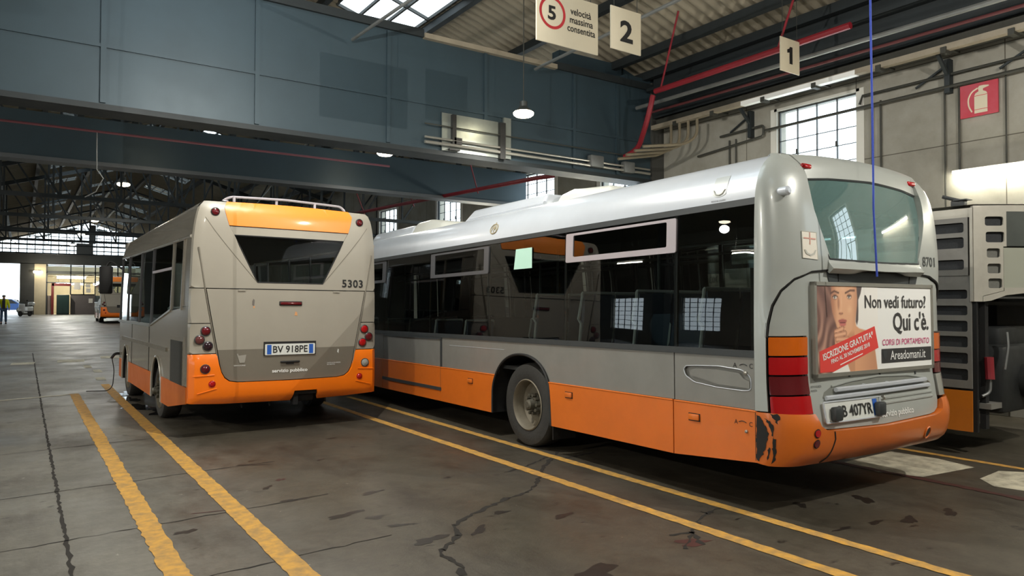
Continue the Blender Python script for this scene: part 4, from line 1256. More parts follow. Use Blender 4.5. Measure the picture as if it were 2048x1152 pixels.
mb.add(vs, [(j * nx + i, j * nx + i + 1, (j + 1) * nx + i + 1, (j + 1) * nx + i) for j in range(len(rows) - 1) for i in range(nx - 1)])
mb.build('roof', m_silver, bus2, fix=False)

# rear corner pillars with the sweeping lower edge
sw = [(-.02, 1.352), (-.012, 1.46), (.022, 1.60), (.085, 1.715), (.19, 1.805), (.36, 1.865), (.595, 1.885)]
pil = [(-.12, .785), (-.02, .785)] + sw + [(.612, 1.92), (.552, 2.05), (.472, 2.21), (.412, 2.35), (.382, 2.49), (.35, 2.62), (.285, 2.72), (.19, 2.785), (-.12, 2.785)]
patch('rear_corner_panel', pil, S2b, m_grey_rear, bus2, step=(.06, .06), off=.018, thick=.035)
patch('rear_corner_panel', mir(pil), S2b, m_grey_rear, bus2, step=(.06, .06), off=.018, thick=.035)
edge = [(.595, 1.885)] + [p for p in pil if p in ((.612, 1.92), (.552, 2.05), (.472, 2.21), (.412, 2.35), (.382, 2.49), (.35, 2.62), (.285, 2.72), (.19, 2.785))]
REVEAL = edge
for mx in (0, 1):
    rows = [[], [], [], []]
    for k in range(15):
        U = -.118 + .43 * k / 14; uu = W2 - U if mx else U; e_ = 1e-3
        nn = (S2b(uu + e_, 2.78) - S2b(uu - e_, 2.78)).cross(S2b(uu, 2.78 + e_) - S2b(uu, 2.78 - e_)).normalized()
        a = S2b(uu, 2.782) + nn * .017
        sx_ = -1 if mx else 1; w_ = 1 - k / 14
        for j, (dx, dy, dz) in enumerate(((0, 0, 0), (.02, .02, .022), (.07, .07, .042), (.16, .20, .052))):
            rows[j].append(a + Vector((sx_ * dx * (.35 + w_), dy, dz)))
    mb = MB(); n_ = 15
    mb.add([p for r in rows for p in r], [(j * n_ + i, j * n_ + i + 1, (j + 1) * n_ + i + 1, (j + 1) * n_ + i) for j in range(3) for i in range(n_ - 1)])
    mb.build('roof_corner', m_grey_rear, bus2, 60)
# dark gaps
def seam_tube(name, pts, r, m=m_seam, S=S2b, off=0.0):
    mb = MB(); P = []
    for i in range(len(pts) - 1):
        for k in range(6):
            t = k / 6; P.append((pts[i][0] * (1 - t) + pts[i + 1][0] * t, pts[i][1] * (1 - t) + pts[i + 1][1] * t))
    P.append(pts[-1])
    out = []
    for u, v in P:
        e = 1e-3
        n = (Vector(S(u + e, v)) - Vector(S(u - e, v))).cross(Vector(S(u, v + e)) - Vector(S(u, v - e)))
        n = n.normalized() if n.length > 1e-12 else Vector((0, 0, 1))
        out.append(Vector(S(u, v)) + n * off)
    mb.tube(out, r, 6)
    return mb.build(name, m, bus2)
full = sw + [(W2 / 2, 1.88)] + [(W2 - u, z) for u, z in sw[::-1]]
seam_tube('hatch_gap', full, .013, off=.006)
seam_tube('corner_gap', [(-.118, .40), (-.118, 2.83)], .006, off=.012)
seam_tube('corner_gap', [(W2 + .118, .40), (W2 + .118, 2.83)], .006, off=.012)
# backing behind everything at the rear
bk = [(-.1, .5), (W2 + .1, .5), (W2 + .1, 1.9), (-.1, 1.9)]
patch('rear_backing', bk, S2b, m_seam, bus2, step=(.12, .3), off=-.03, thick=0)
# engine hatch
low = [(.33, 1.33), (.326, .90), (.335, .74), (.36, .68), (.42, .645), (.50, .632)]
hat = [(.0, 1.362)] + [(.32, 1.362)] + low + [(W2 / 2, .612)] + [(W2 - u, z) for u, z in low[::-1]] + [(W2 - .32, 1.362), (W2, 1.362)] + [(W2 - u, z) for u, z in [(q[0] + .022, q[1] - .012) for q in sw[1:]]] + [(q[0] + .022, q[1] - .012) for q in sw[1:]][::-1]
vent = [(.60, .955), (.85, .985), (1.25, 1.005), (1.7, .99), (1.98, .955), (2.07, .91), (2.05, .86), (2.02, .85), (.52, .85), (.47, .87), (.50, .915)]
patch('engine_hatch', hat, S2b, m_grey_rear, bus2, step=(.09, .09), thick=.03)
patch('vent_shade_patch', vent, S2b, mat('vent_metal_with_shade', (120, 122, 114), 0.45, 0.1), bus2, step=(.1, .1), off=.002, thick=0)  # flat patch; the shade of the recess is put into its darker colour
seam_tube('vent_brow', vent[:6], .010, m_grey_rear, off=.004)
seam_tube('vent_bar', [(.62, .925), (1.97, .935)], .020, m_silver, off=.022)
seam_tube('vent_bar', [(.49, .868), (2.03, .885)], .019, m_silver, off=.014)
for z in (.825, .785):
    seam_tube('hatch_rib', [(1.22, z - .008), (2.08, z)], .012, m_grey_rear, off=.0)
for U in (1.02, 1.36):
    mb = MB(); p = S2b(U, .94); mb.lathe([(.016, 0), (.014, -.03), (0, -.036)], p, 'Y', 10); mb.build('bolt', m_silver, bus2)
mb = MB(); mb.lathe([(.020, 0), (.017, -.018), (0, -.026)], S2b(1.27, .825), 'Y', 12); mb.build('lock', m_chrome, bus2)
for U, z in ((.85, 1.03), (1.28, 1.015), (1.85, 1.0)):
    mb = MB(); p = S2b(U, z); mb.box((p.x - .008, p.y - .008, p.z - .012), (p.x + .008, p.y, p.z + .012)); mb.build('catch', m_trim, bus2, smooth=0)
text_on('lettering', 'servizio pubblico', S2b, 1.215, .668, .052, m_white, bus2, width=.50, bold=.012, off=.004)
text_on('lettering', 'USCITA DI SICUREZZA', S2b, .345, .955, .016, m_black_print, bus2, width=.13, off=.004)
text_on('lettering', 'IN USCITA', S2b, .345, .925, .016, m_black_print, bus2, width=.07, off=.004)
# number plate in its holder
pf = patch('number_plate', rrect(.445, .685, 1.14, .835, .012), S2b, m_plate, bus2, off=.022, thick=.024)
seam_tube('plate_frame', rrect(.44, .68, 1.185, .838, .012) + [(1.185, .826)], .007, m_silver, off=.022)
patch('blue_band', [(1.075, .695), (1.135, .695), (1.135, .826), (1.075, .826)], S2b, m_plate_blue, pf, off=.024, thick=0)
patch('blue_band', [(.452, .695), (.50, .695), (.50, .826), (.452, .826)], S2b, m_plate, pf, off=.024, thick=0)
text_on('plate_lettering', 'CB 407YR', S2b, .575, .715, .085, m_black_print, pf, width=.485, bold=.012, off=.0255)
for U in (.545, 1.13):
    mb = MB(); p = S2b(U, .75); mb.rbox((p.x - .045, p.y - .075, p.z - .055), (p.x + .055, p.y - .02, p.z + .055), .015); mb.build('plate_lamp', m_trim, bus2)
# spoiler trim above the poster
patch('dark_trim', [(.60, 1.785), (1.90, 1.785), (1.935, 1.868), (.565, 1.868)], S2b, m_trim, bus2, step=(.1, .1), off=.006, thick=.02)
seam_tube('trim_joint', [(.72, 1.79), (.71, 1.865)], .004, off=.008); seam_tube('trim_joint', [(1.78, 1.79), (1.79, 1.865)], .004, off=.008)
# rear lamps
def lens(U0, z0, U1, z1, m, name):
    o = patch(name, rrect(U0, z0, U1, z1, .008, 2), S2b, m, bus2, step=(.05, .05), off=.016, thick=.03)
    return o
for z0, z1, m, nm in ((1.212, 1.352, m_amber, 'amber_lamp'), (1.066, 1.198, m_red_lens, 'red_lamp'), (.912, 1.052, m_dkred_lens, 'dark_red_lamp'), (.765, .900, m_red_lens, 'red_lamp')):
    lens(.0, z0, .312, z1, m, nm)
for z0, z1, m, nm in ((1.20, 1.345, m_amber, 'amber_lamp'), (1.085, 1.19, m_red_lens, 'red_lamp'), (.985, 1.075, m_dkred_lens, 'dark_red_lamp'), (.78, .975, m_clear_lens, 'clear_lamp')):
    lens(W2 - .312, z0, W2, z1, m, nm)
# bumper, wrapped round both corners
bul = interp([(.33, -.09), (.385, -.01), (.44, .025), (.55, .04), (.68, .045), (.74, .038), (.785, .02)])
def SB2(U, z):
    p = rear2(U, z, 0); q = rear2(U, z, bul(z))
    if U < RX: q.x -= OFFS * min(1, (RX - U) / .3)
    if U > W2 - RX: q.x += OFFS * min(1, (U - W2 + RX) / .3)
    return q
bl = [(.318, .765), (.327, .735), (.352, .672), (.415, .637), (.50, .624)]
bump = [(-.115, .385), (.0, .37), (.30, .36), (W2 / 2, .345), (W2 - .30, .36), (W2, .37), (W2 + .115, .385), (W2 + .115, .775)] + [(W2 - u, z) for u, z in [(-.0, .775)] + bl] + [(W2 / 2, .604)] + bl[::-1] + [(.0, .775), (-.115, .775)]
patch('rear_bumper', bump, SB2, m_orange, bus2, step=(.06, .05), thick=.06)
seam_tube('bumper_joint', [(.505, .62), (.52, .56), (.50, .47), (.455, .37)], .006, S=SB2, off=.0)
for U, z, m in ((.30, .622, m_red_lens), (.30, .542, m_dkred_lens), (W2 - .06, .64, m_red_lens)):
    patch('round_reflector', circ(U, z, .027, 16), SB2, m, bus2, off=.008, thick=.012)
    patch('reflector_ring', circ(U, z, .035, 16), SB2, m_seam, bus2, off=.003, thick=0)
patch('towing_hole', circ(1.905, .478, .03, 16, .036), SB2, m_black, bus2, off=.004, thick=0)
seam_tube('towing_hole_rim', circ(1.905, .478, .042, 16, .05) + [(1.947, .478)], .007, m_orange, S=SB2, off=.003)
for k_, poly in enumerate(([(-.112, .755), (-.085, .75), (-.06, .70), (-.03, .62), (-.04, .54), (-.06, .46), (-.09, .40), (-.112, .42)], [(-.005, .768), (.05, .77), (.045, .735), (.025, .70), (.012, .735)], [(.0, .60), (.014, .58), (.02, .50), (.03, .42), (.012, .395), (.002, .47), (-.005, .52)], [(-.05, .735), (-.01, .715), (.004, .66), (-.004, .60), (-.016, .64), (-.03, .70)], [(-.03, .50), (-.018, .52), (-.015, .44), (-.03, .42)])):
    patch('scraped_paint', ragged(poly, .018, .006, k_), SB2, m_seam, bus2, step=(.03, .03), off=.004, thick=0)

# rear window, ledge and header
yg = interp([(1.88, -.02), (1.95, .03), (2.2, .055), (2.45, .09), (2.62, .125), (2.72, .145), (2.80, .19), (2.84, .25)])
def SG2(x, z):
    t = (x - W2 / 2) / .95
    return Vector((x, yg(z) - .10 * (1 - t * t), z))
for mx in (0, 1):
    mb = MB(); vs = []
    for u, z in densify(REVEAL, (.05, .05))[:-4]:
        e_ = 1e-3; uu = W2 - u if mx else u
        nn = (S2b(uu + e_, z) - S2b(uu - e_, z)).cross(S2b(uu, z + e_) - S2b(uu, z - e_)).normalized()
        a = S2b(uu, z) + nn * .017; b = SG2(a.x, z); b.y = max(b.y + .02, a.y + .03)
        vs += [a, b]
    mb.add(vs, [(2 * i, 2 * i + 1, 2 * i + 3, 2 * i + 2) for i in range(len(vs) // 2 - 1) if (Vector(vs[2 * i]) - Vector(vs[2 * i + 2])).length < .2])
    mb.build('window_reveal', m_grey_rear, bus2, 40, fix=False)
gl = [(.59, 1.965), (.9, 1.955), (1.25, 1.95), (1.6, 1.955), (1.91, 1.965), (1.99, 2.14), (2.06, 2.30), (2.11, 2.45), (2.125, 2.60), (1.8, 2.628), (1.25, 2.645), (.7, 2.628), (.375, 2.60), (.39, 2.45), (.44, 2.30), (.51, 2.14)]
patch('rear_window', gl, SG2, m_glass_rear, bus2, step=(.12, .10), thick=0)
mb = MB(); mb.tube([SG2(*p) for p in densify(gl, (.1, .1))], .011, 6, closed=True); mb.build('window_seal', m_trim, bus2)
patch('window_ledge', [(.57, 1.885), (1.25, 1.875), (1.93, 1.885), (1.93, 1.965), (1.25, 1.95), (.57, 1.965)], SG2, m_grey_rear, bus2, step=(.08, .03), off=.006, thick=.06)
hd = [(.30, 2.60), (.7, 2.632), (1.25, 2.65), (1.8, 2.632), (2.2, 2.60), (2.25, 2.70), (2.225, 2.80), (1.8, 2.828), (1.25, 2.838), (.7, 2.828), (.275, 2.80), (.25, 2.70)]
patch('rear_header', hd, SG2, m_grey_rear, bus2, step=(.1, .04), off=.012, thick=.05)
for x in (.47, W2 - .47):
    mb = MB(); p = SG2(x, 2.715); mb.rbox((p.x - .062, p.y - .035, p.z - .022), (p.x + .062, p.y + .03, p.z + .022), .018, seg=3); mb.build('marker_lamp', m_red_lens, bus2)
mb = MB(); p = S2b(.10, 2.48); mb.lathe([(.034, .02), (.036, -.02), (.036, -.075), (.02, -.09), (0, -.09)], (p.x, p.y - .0, p.z), 'Y', 14); mb.build('camera_housing', m_silver, bus2)
# region sticker and fleet number
patch('sticker', [(.253, 1.965), (.425, 1.955), (.412, 2.168), (.247, 2.172)], S2b, mat('cream_sticker', (226, 220, 206), 0.5), bus2, step=(.08, .08), off=.022, thick=0)
m_pale_red = mat('pale_red_print', (206, 150, 136), 0.5); m_pale_grey = mat('pale_grey_print', (186, 186, 176), 0.5)
patch('sticker_cross', [(.325, 2.07), (.335, 2.07), (.335, 2.165), (.325, 2.165)], S2b, m_pale_red, bus2, off=.025, thick=0)
patch('sticker_cross', [(.262, 2.115), (.398, 2.11), (.398, 2.12), (.262, 2.125)], S2b, m_pale_red, bus2, off=.025, thick=0)
patch('sticker_shield', [(.265, 2.03), (.28, 2.03), (.30, 2.005), (.335, 1.995), (.37, 2.005), (.392, 2.03), (.405, 2.03), (.385, 1.995), (.335, 1.98), (.285, 1.995)], S2b, m_pale_grey, bus2, off=.025, thick=0)
seam_tube('sticker_edge', [(.247, 2.172), (.412, 2.168), (.425, 1.955), (.253, 1.965), (.247, 2.172)], .003, m_pale_grey, off=.022)
text_on('fleet_number', '8701', S2b, 1.995, 1.95, .086, m_trim, bus2, width=.225, bold=.004, off=.022)
# coats of arms on the cove
SH = [(.545, 2.52), (.575, 2.505), (.615, 2.50), (.655, 2.505), (.685, 2.525), (.69, 2.60), (.69, 2.675), (.54, 2.675), (.54, 2.60)]
patch('faded_shield', [(-u, z) for u, z in SH][::-1], SL2, mat('faded_grey_shield', (172, 176, 174), 0.4, 0.1), bus2, step=(.05, .03), off=.003, thick=0)
seam_tube('shield_arc', [(-.675, 2.56), (-.65, 2.525), (-.615, 2.515), (-.58, 2.525), (-.555, 2.56)], .006, m_pale_grey, S=SL2, off=.004)
text_on('lettering', 'REGIONE LIGURIA', SL2, -.69, 2.462, .014, m_trim, bus2, width=.15, off=.003)
m_gold = mat('worn_gold_print', (150, 140, 112), 0.5)
seam_tube('round_crest', [(-u, z) for u, z in circ(4.225, 2.588, .085, 18, .06)] + [(-4.31, 2.588)], .009, m_gold, S=SL2, off=.003)
seam_tube('round_crest', [(-4.225, 2.545), (-4.225, 2.67)], .007, m_gold, S=SL2, off=.003)
seam_tube('round_crest', [(-4.28, 2.56), (-4.25, 2.62), (-4.22, 2.57), (-4.19, 2.62), (-4.17, 2.565)], .007, m_gold, S=SL2, off=.003)

# roof pods
m_pod = mat('white_roof_pod', (214, 214, 204), 0.35, noise=(3, 0.1), coat=0.3)
m_pod = mat('white_roof_pod', (214, 214, 204), 0.35, noise=(3, 0.1), coat=0.3)
def boxpod(name, prof, x0, x1, m, r=.05):
    bm = bmesh.new()
    a = [bm.verts.new((x0 + (.10 if z > 2.86 else 0), y, z)) for y, z in prof]; b = [bm.verts.new((x1 - (.10 if z > 2.86 else 0), y, z)) for y, z in prof]
    n = len(prof); bm.faces.new(a[::-1]); bm.faces.new(b)
    for i in range(n): bm.faces.new((a[i], a[(i + 1) % n], b[(i + 1) % n], b[i]))
    bmesh.ops.bevel(bm, geom=list(bm.edges), offset=r, segments=3, affect='EDGES', profile=.5)
    bm.verts.index_update(); mb = MB(); mb.add([v.co[:] for v in bm.verts], [tuple(v.index for v in f.verts) for f in bm.faces]); bm.free()
    return mb.build(name, m, bus2, 40)
boxpod('air_conditioner', [(3.60, 2.80), (3.62, 2.99), (5.42, 3.0), (5.62, 2.80)], .36, 2.14, m_silver, .045)
boxpod('roof_fan', [(2.55, 2.82), (2.66, 2.97), (3.3, 3.01), (3.58, 2.99), (3.60, 2.82)], .52, 1.98, m_pod, .06)
boxpod('roof_hatch_pod', [(6.25, 2.80), (6.45, 2.96), (6.95, 3.04), (7.4, 3.03), (7.5, 2.80)], .40, 2.1, m_pod, .07)
boxpod('roof_box', [(7.5, 2.80), (7.55, 3.0), (9.2, 3.0), (9.3, 2.80)], .42, 2.08, m_silver, .04)
mb = MB(); mb.tube([(.40, 3.6, 2.86), (.40, 5.4, 2.86)], .03, 8); mb.build('pod_rail', m_silver, bus2)

# front end (hidden from here) and underside
mb = MB(); mb.rbox((.02, L2 - .28, .3), (W2 - .02, L2, 1.1), .1); mb.build('front_panel', m_orange, bus2)
mb = MB(); mb.rbox((.06, L2 - .3, 1.1), (W2 - .06, L2 - .06, 2.5), .06); mb.build('windscreen', m_black, bus2)
mb = MB(); mb.rbox((.1, L2 - .36, 2.44), (W2 - .1, L2 - .08, 2.84), .08); mb.build('destination_box', m_silver, bus2)
mb = MB(); mb.box((.06, 4.3, .30), (W2 - .06, 8.5, .36)); mb.box((.06, .12, .40), (W2 - .06, 2.85, .5)); mb.box((.7, 2.85, .36), (W2 - .7, 4.3, .5)); mb.box((.06, 9.95, .30), (W2 - .06, 11.6, .36)); mb.box((.7, 8.5, .3), (W2 - .7, 9.95, .4)); mb.build('underbody', m_dark, bus2, smooth=0)
mb = MB(); mb.tube([(.62, 3.45, .48), (W2 - .62, 3.45, .48)], .09, 12); mb.build('rear_axle', m_dark, bus2)
# interior
mb = MB(); mb.box((.05, .35, .86), (W2 - .05, 4.6, .90)); mb.box((.05, 4.6, .40), (W2 - .05, 11.4, .44)); mb.box((.05, 4.56, .40), (W2 - .05, 4.6, .9)); mb.build('saloon_floor', m_interior_dark, bus2, smooth=0)
mb = MB(); 
for ya, yb_, za in ((.3, 2.88, .5), (2.88, 4.2, 1.09), (4.2, 8.58, .5), (8.58, 9.9, 1.09), (9.9, 11.4, .5)):
    mb.box((.03, ya, za), (.06, yb_, 1.2)); mb.box((W2 - .06, ya, za), (W2 - .03, yb_, 1.44))
mb.box((.6, .22, .5), (W2 - .6, .25, 1.86)); mb.box((.08, .2, .9), (W2 - .08, .34, 1.9)); mb.build('inner_lining', m_interior_dark, bus2, smooth=0)
mb = MB(); mb.box((.1, .35, 2.42), (W2 - .1, 11.4, 2.46)); mb.build('inner_ceiling', m_interior, bus2, smooth=0)
for y, xs in ((1.15, (.4, .86, 1.64, 2.1)), (2.0, (.4, .86, 1.64, 2.1)), (2.85, (.4, .86, 1.64, 2.1)), (3.7, (.4, .86, 1.64, 2.1))):
    for x in xs:
        make_seat(bus2, x, y, .68)
for y, xs in ((5.4, (.4, 2.1)), (6.3, (.4, 2.1)), (7.2, (.4,)), (8.1, (.4,)), (9.6, (.4, 2.1))):
    for x in xs:
        make_seat(bus2, x, y, .36)
for x, y in ((1.1, 4.7), (1.4, 4.7), (1.1, 7.6), (1.4, 6.6), (1.1, 9.2), (1.4, 9.2), (1.1, 2.4)):
    mb = MB(); mb.tube([(x, y, .44 if y > 4.6 else .9), (x, y, 2.42)], .017, 8); mb.build('grab_pole', m_interior, bus2)
for x in (.75, 1.75):
    mb = MB(); mb.tube([(x, .6, 2.2), (x, 11, 2.2)], .015, 8); mb.build('grab_rail', m_interior, bus2)
mb = MB(); mb.rbox((1.28, 4.72, 1.42), (1.36, 4.8, 1.68), .02); mb.build('ticket_validator', mat('yellow_box', (222, 160, 30), 0.5), bus2)
# ------------------------------------------------------------------ the poster on the large bus
poster = empty('rear_poster', (0, 0, 0)); poster.parent = bus2
PX0, PX1, PZ0, PZ1 = .39, 2.115, 1.05, 1.765
PW, PH = PX1 - PX0, PZ1 - PZ0
SP = plane_S((PX0, -.024, PZ0), (1, 0, 0), (0, 0, 1))
def PM(u, v): return (u * PW, v * PH)
mb = MB(); mb.box((PX0, -.022, PZ0), (PX1, .03, PZ1)); mb.build('poster_board', m_white, poster, smooth=0)
mb = MB()
for a, b in (((-.018, -.018), (PW + .018, .012)), ((-.018, PH - .012), (PW + .018, PH + .018)), ((-.018, -.018), (.010, PH + .018)), ((PW - .008, -.018), (PW + .018, PH + .018))):
    mb.box((PX0 + a[0], -.032, PZ0 + a[1]), (PX0 + b[0], .03, PZ0 + b[1]))
mb.build('poster_frame', mat('poster_frame_alloy', (150, 148, 138), 0.35, 0.5, noise=(6, .2)), poster, smooth=0)
def sm(a, b, x):
    t = min(1, max(0, (x - a) / (b - a))); return t * t * (3 - 2 * t)
def sdpoly(p, poly):
    d = 1e9; n = len(poly)
    for i in range(n):
        a = poly[i]; b = poly[(i + 1) % n]
        ex, ey = b[0] - a[0], b[1] - a[1]; wx, wy = p[0] - a[0], p[1] - a[1]
        t = min(1, max(0, (wx * ex + wy * ey) / (ex * ex + ey * ey + 1e-12)))
        d = min(d, math.hypot(wx - ex * t, wy - ey * t))
    return -d if inside(p, poly) else d
def el(p, c, rx, ry, ang=0):
    dx, dy = p[0] - c[0], p[1] - c[1]; ca, sa = math.cos(ang), math.sin(ang)
    return math.hypot((dx * ca + dy * sa) / rx, (-dx * sa + dy * ca) / ry)
def lerp3(a, b, t): return [a[i] * (1 - t) + b[i] * t for i in range(3)]
K = lambda L: [PM(*p) for p in L]
P_BODY = K([(.20, .46), (.255, .50), (.305, .60), (.315, .53), (.34, .50), (.39, .478), (.44, .42), (.465, .30), (.475, .18), (.49, -.02), (.27, -.02), (.22, .2)])
P_FACE = K([(.122, 1.02), (.117, .8), (.125, .7), (.14, .62), (.158, .53), (.18, .455), (.215, .415), (.25, .43), (.285, .50), (.308, .57), (.318, .68), (.325, .76), (.328, .85), (.322, 1.02)])
P_HAIR = K([(-.02, 1.02), (.34, 1.02), (.30, .96), (.26, 1.0), (.20, .92), (.20, .7), (.20, .55), (.19, .42), (.20, .3), (.16, .1), (.1, -.02), (-.02, -.02)])
P_HAIR2 = K([(.30, 1.02), (.372, 1.02), (.355, .9), (.335, .83), (.335, .7), (.332, .6), (.322, .54), (.312, .58), (.318, .75), (.315, .9)])
P_HAND = K([(.145, .30), (.14, .42), (.158, .50), (.185, .515), (.215, .47), (.245, .39), (.25, .33), (.20, .26)])
def portrait(x, y):
    p = (x, y); u, v = x / PW, y / PH
    c = [238, 235, 228]
    d = sdpoly(p, P_BODY); sk = lerp3([222, 164, 124], [150, 98, 74], sm(.30, .50, u) * .35 + sm(.5, .42, v) * .25 * (u < .3))
    c = lerp3(c, sk, 1 - sm(-.004, .006, d))
    d = sdpoly(p, P_HAIR2); c = lerp3(c, [84, 72, 70], 1 - sm(-.006, .006, d))
    d = sdpoly(p, P_HAIR)
    st = .5 + .5 * math.sin((u * 95 + math.sin(v * 7) * 4.5) + 1.6 * math.sin(u * 31 + v * 9))
    hc = lerp3([112, 80, 72], [204, 160, 138], st * (.35 + .5 * sm(.9, .3, v) * sm(.14, .05, u)))
    c = lerp3(c, hc, 1 - sm(-.01, .012, d))
    d = sdpoly(p, P_FACE)
    f = lerp3([226, 172, 134], [168, 112, 86], sm(.175, .118, u) * .8)
    f = lerp3(f, [178, 122, 96], sm(.27, .325, u) * .45)
    f = lerp3(f, [240, 196, 156], .6 * (1 - sm(0, 1, el(p, PM(.262, .72), .05, .05))))
    f = lerp3(f, [240, 198, 160], .5 * (1 - sm(0, 1, el(p, PM(.20, .80), .014, .10))))
    f = lerp3(f, [238, 196, 160], .5 * (1 - sm(0, 1, el(p, PM(.21, .97), .07, .05))))
    f = lerp3(f, [150, 98, 78], .55 * (1 - sm(.3, 1, el(p, PM(.176, .79), .022, .075))))
    c = lerp3(c, f, 1 - sm(-.010, .008, d))
    for eu, ev, s in ((.150, .853, 1), (.262, .858, .92)):
        q = PM(eu, ev)
        c = lerp3(c, [120, 80, 68], .75 * (1 - sm(.35, 1, el(p, (q[0], q[1] + .006), .046 * s, .032))))
        c = lerp3(c, [226, 214, 204], 1 - sm(.75, 1.0, el(p, q, .029 * s, .0125)))
        c = lerp3(c, [74, 78, 76], 1 - sm(.7, 1.0, el(p, (q[0] - .004, q[1] + .002), .0105, .0125)))
        c = lerp3(c, [40, 30, 30], .9 * (1 - sm(.5, 1, abs((y - q[1] - .0125 + ((x - q[0]) / .034) ** 2 * .006) / .0045))) * (abs(x - q[0]) < .034 * s))
    for pts, w in ((K([(.117, .90), (.145, .925), (.178, .905)]), .009), (K([(.232, .905), (.27, .935), (.305, .935)]), .009)):
        dm = 1e9
        for i in range(2):
            a, b = pts[i], pts[i + 1]; ex, ey = b[0] - a[0], b[1] - a[1]
            t = min(1, max(0, ((x - a[0]) * ex + (y - a[1]) * ey) / (ex * ex + ey * ey)))
            dm = min(dm, math.hypot(x - a[0] - ex * t, y - a[1] - ey * t))
        c = lerp3(c, [92, 62, 54], .85 * (1 - sm(w * .4, w * 1.3, dm)))
    c = lerp3(c, [146, 92, 74], .7 * (1 - sm(.4, 1, el(p, PM(.194, .672), .034, .012))))
    for nu in (.181, .208):
        c = lerp3(c, [78, 44, 38], .8 * (1 - sm(.4, 1, el(p, PM(nu, .676), .008, .006))))
    c = lerp3(c, [236, 190, 156], .6 * (1 - sm(.2, 1, el(p, PM(.194, .71), .016, .016))))
    c = lerp3(c, [176, 98, 92], 1 - sm(.75, 1.05, el(p, PM(.206, .590), .064, .017)))
    c = lerp3(c, [202, 116, 108], 1 - sm(.75, 1.05, el(p, PM(.207, .553), .050, .019)))
    c = lerp3(c, [92, 42, 42], 1 - sm(.5, 1.0, el(p, PM(.206, .572), .056, .006)))
    c = lerp3(c, [158, 104, 82], .5 * (1 - sm(.4, 1, el(p, PM(.212, .520), .036, .010))))
    d = sdpoly(p, P_HAND); c = lerp3(c, [216, 160, 126], 1 - sm(-.006, .004, d))
    for a, b, w in ((( .150, .47), (.205, .505), .020), ((.15, .43), (.225, .45), .020), ((.16, .385), (.245, .385), .020), ((.17, .34), (.25, .32), .018)):
        A, B = PM(*a), PM(*b); ex, ey = B[0] - A[0], B[1] - A[1]
        t = min(1, max(0, ((x - A[0]) * ex + (y - A[1]) * ey) / (ex * ex + ey * ey)))
        dm = math.hypot(x - A[0] - ex * t, y - A[1] - ey * t)
        c = lerp3(c, [140, 92, 72], 1 - sm(w, w * 1.25, dm))
        c = lerp3(c, lerp3([232, 180, 144], [196, 138, 108], sm(0, w, dm)), 1 - sm(w * .9, w * 1.02, dm))
    return c
nx, ny = 130, 96; U1 = .50
vs = []; cs = []
for j in range(ny + 1):
    for i in range(nx + 1):
        a, b = PW * (.006 + (U1 - .006) * i / nx), PH * (.016 + .968 * j / ny)
        vs.append(SP(a, b)); cs.append(portrait(a, b))
mb = MB(); mb.add(vs, [(j * (nx + 1) + i, j * (nx + 1) + i + 1, (j + 1) * (nx + 1) + i + 1, (j + 1) * (nx + 1) + i) for j in range(ny) for i in range(nx)])
mp = bpy.data.materials.new('printed_portrait'); mp.use_nodes = True
at = mp.node_tree.nodes.new('ShaderNodeAttribute'); at.attribute_name = 'print'
mp.node_tree.links.new(at.outputs['Color'], mp.node_tree.nodes['Principled BSDF'].inputs['Base Color'])
mp.node_tree.nodes['Principled BSDF'].inputs['Roughness'].default_value = .5
po = mb.build('portrait_print', mp, poster, 0, fix=False, label='printed portrait of a long haired woman, hand at her chin')
ca = po.data.color_attributes.new('print', 'FLOAT_COLOR', 'POINT')
for i, k in enumerate(cs):
    ca.data[i].color = C8(*k)
m_banner = mat('banner_red', (222, 66, 58), 0.5); m_magenta = mat('magenta_print', (196, 36, 112), 0.5); m_darkbar = mat('dark_bar_print', (48, 48, 48), 0.5); m_text = mat('charcoal_print', (56, 54, 54), 0.5)
def flat(name, L, m, off):
    return patch(name, K(L), SP, m, poster, off=off, thick=0)
flat('red_banner', [(.024, .261), (.467, .523), (.498, .269), (.129, .030), (.026, .030)][::-1], m_banner, .002)
ang = math.radians(13.8)
def ptext(s, u, v, capm, wid, m, bold=.01, rot=0.0, off=.003):
    return text_on('lettering', s, SP, u * PW, v * PH, capm, m, poster, width=wid, bold=bold, off=off, rot=rot)
ptext('ISCRIZIONE GRATUITA*', .052, .160, .050, .715, m_white, .02, ang, .004)
ptext('FINO AL 30 NOVEMBRE 2018', .112, .118, .033, .55, m_white, .02, math.radians(13.2), .004)
flat('fine_print', [(.178, .095), (.36, .205), (.362, .218), (.18, .108)], m_white, .004)
ptext('Non vedi futuro?', .388, .738, .104, .955, m_text, .012)
ptext("Qui c'\u00e8.", .632, .466, .150, .575, m_text, .016)
ptext('CORSI DI PORTAMENTO', .533, .293, .050, .752, m_magenta, .0)
flat('dark_bar', [(.525, .083), (.987, .083), (.987, .250), (.525, .250)], m_darkbar, .002)
ptext('Areadomani.it', .60, .118, .076, .565, m_white, .004, 0, .004)
flat('shield_print', [(.535, .225), (.570, .225), (.568, .16), (.552, .125), (.537, .16)][::-1], m_trim, .004)

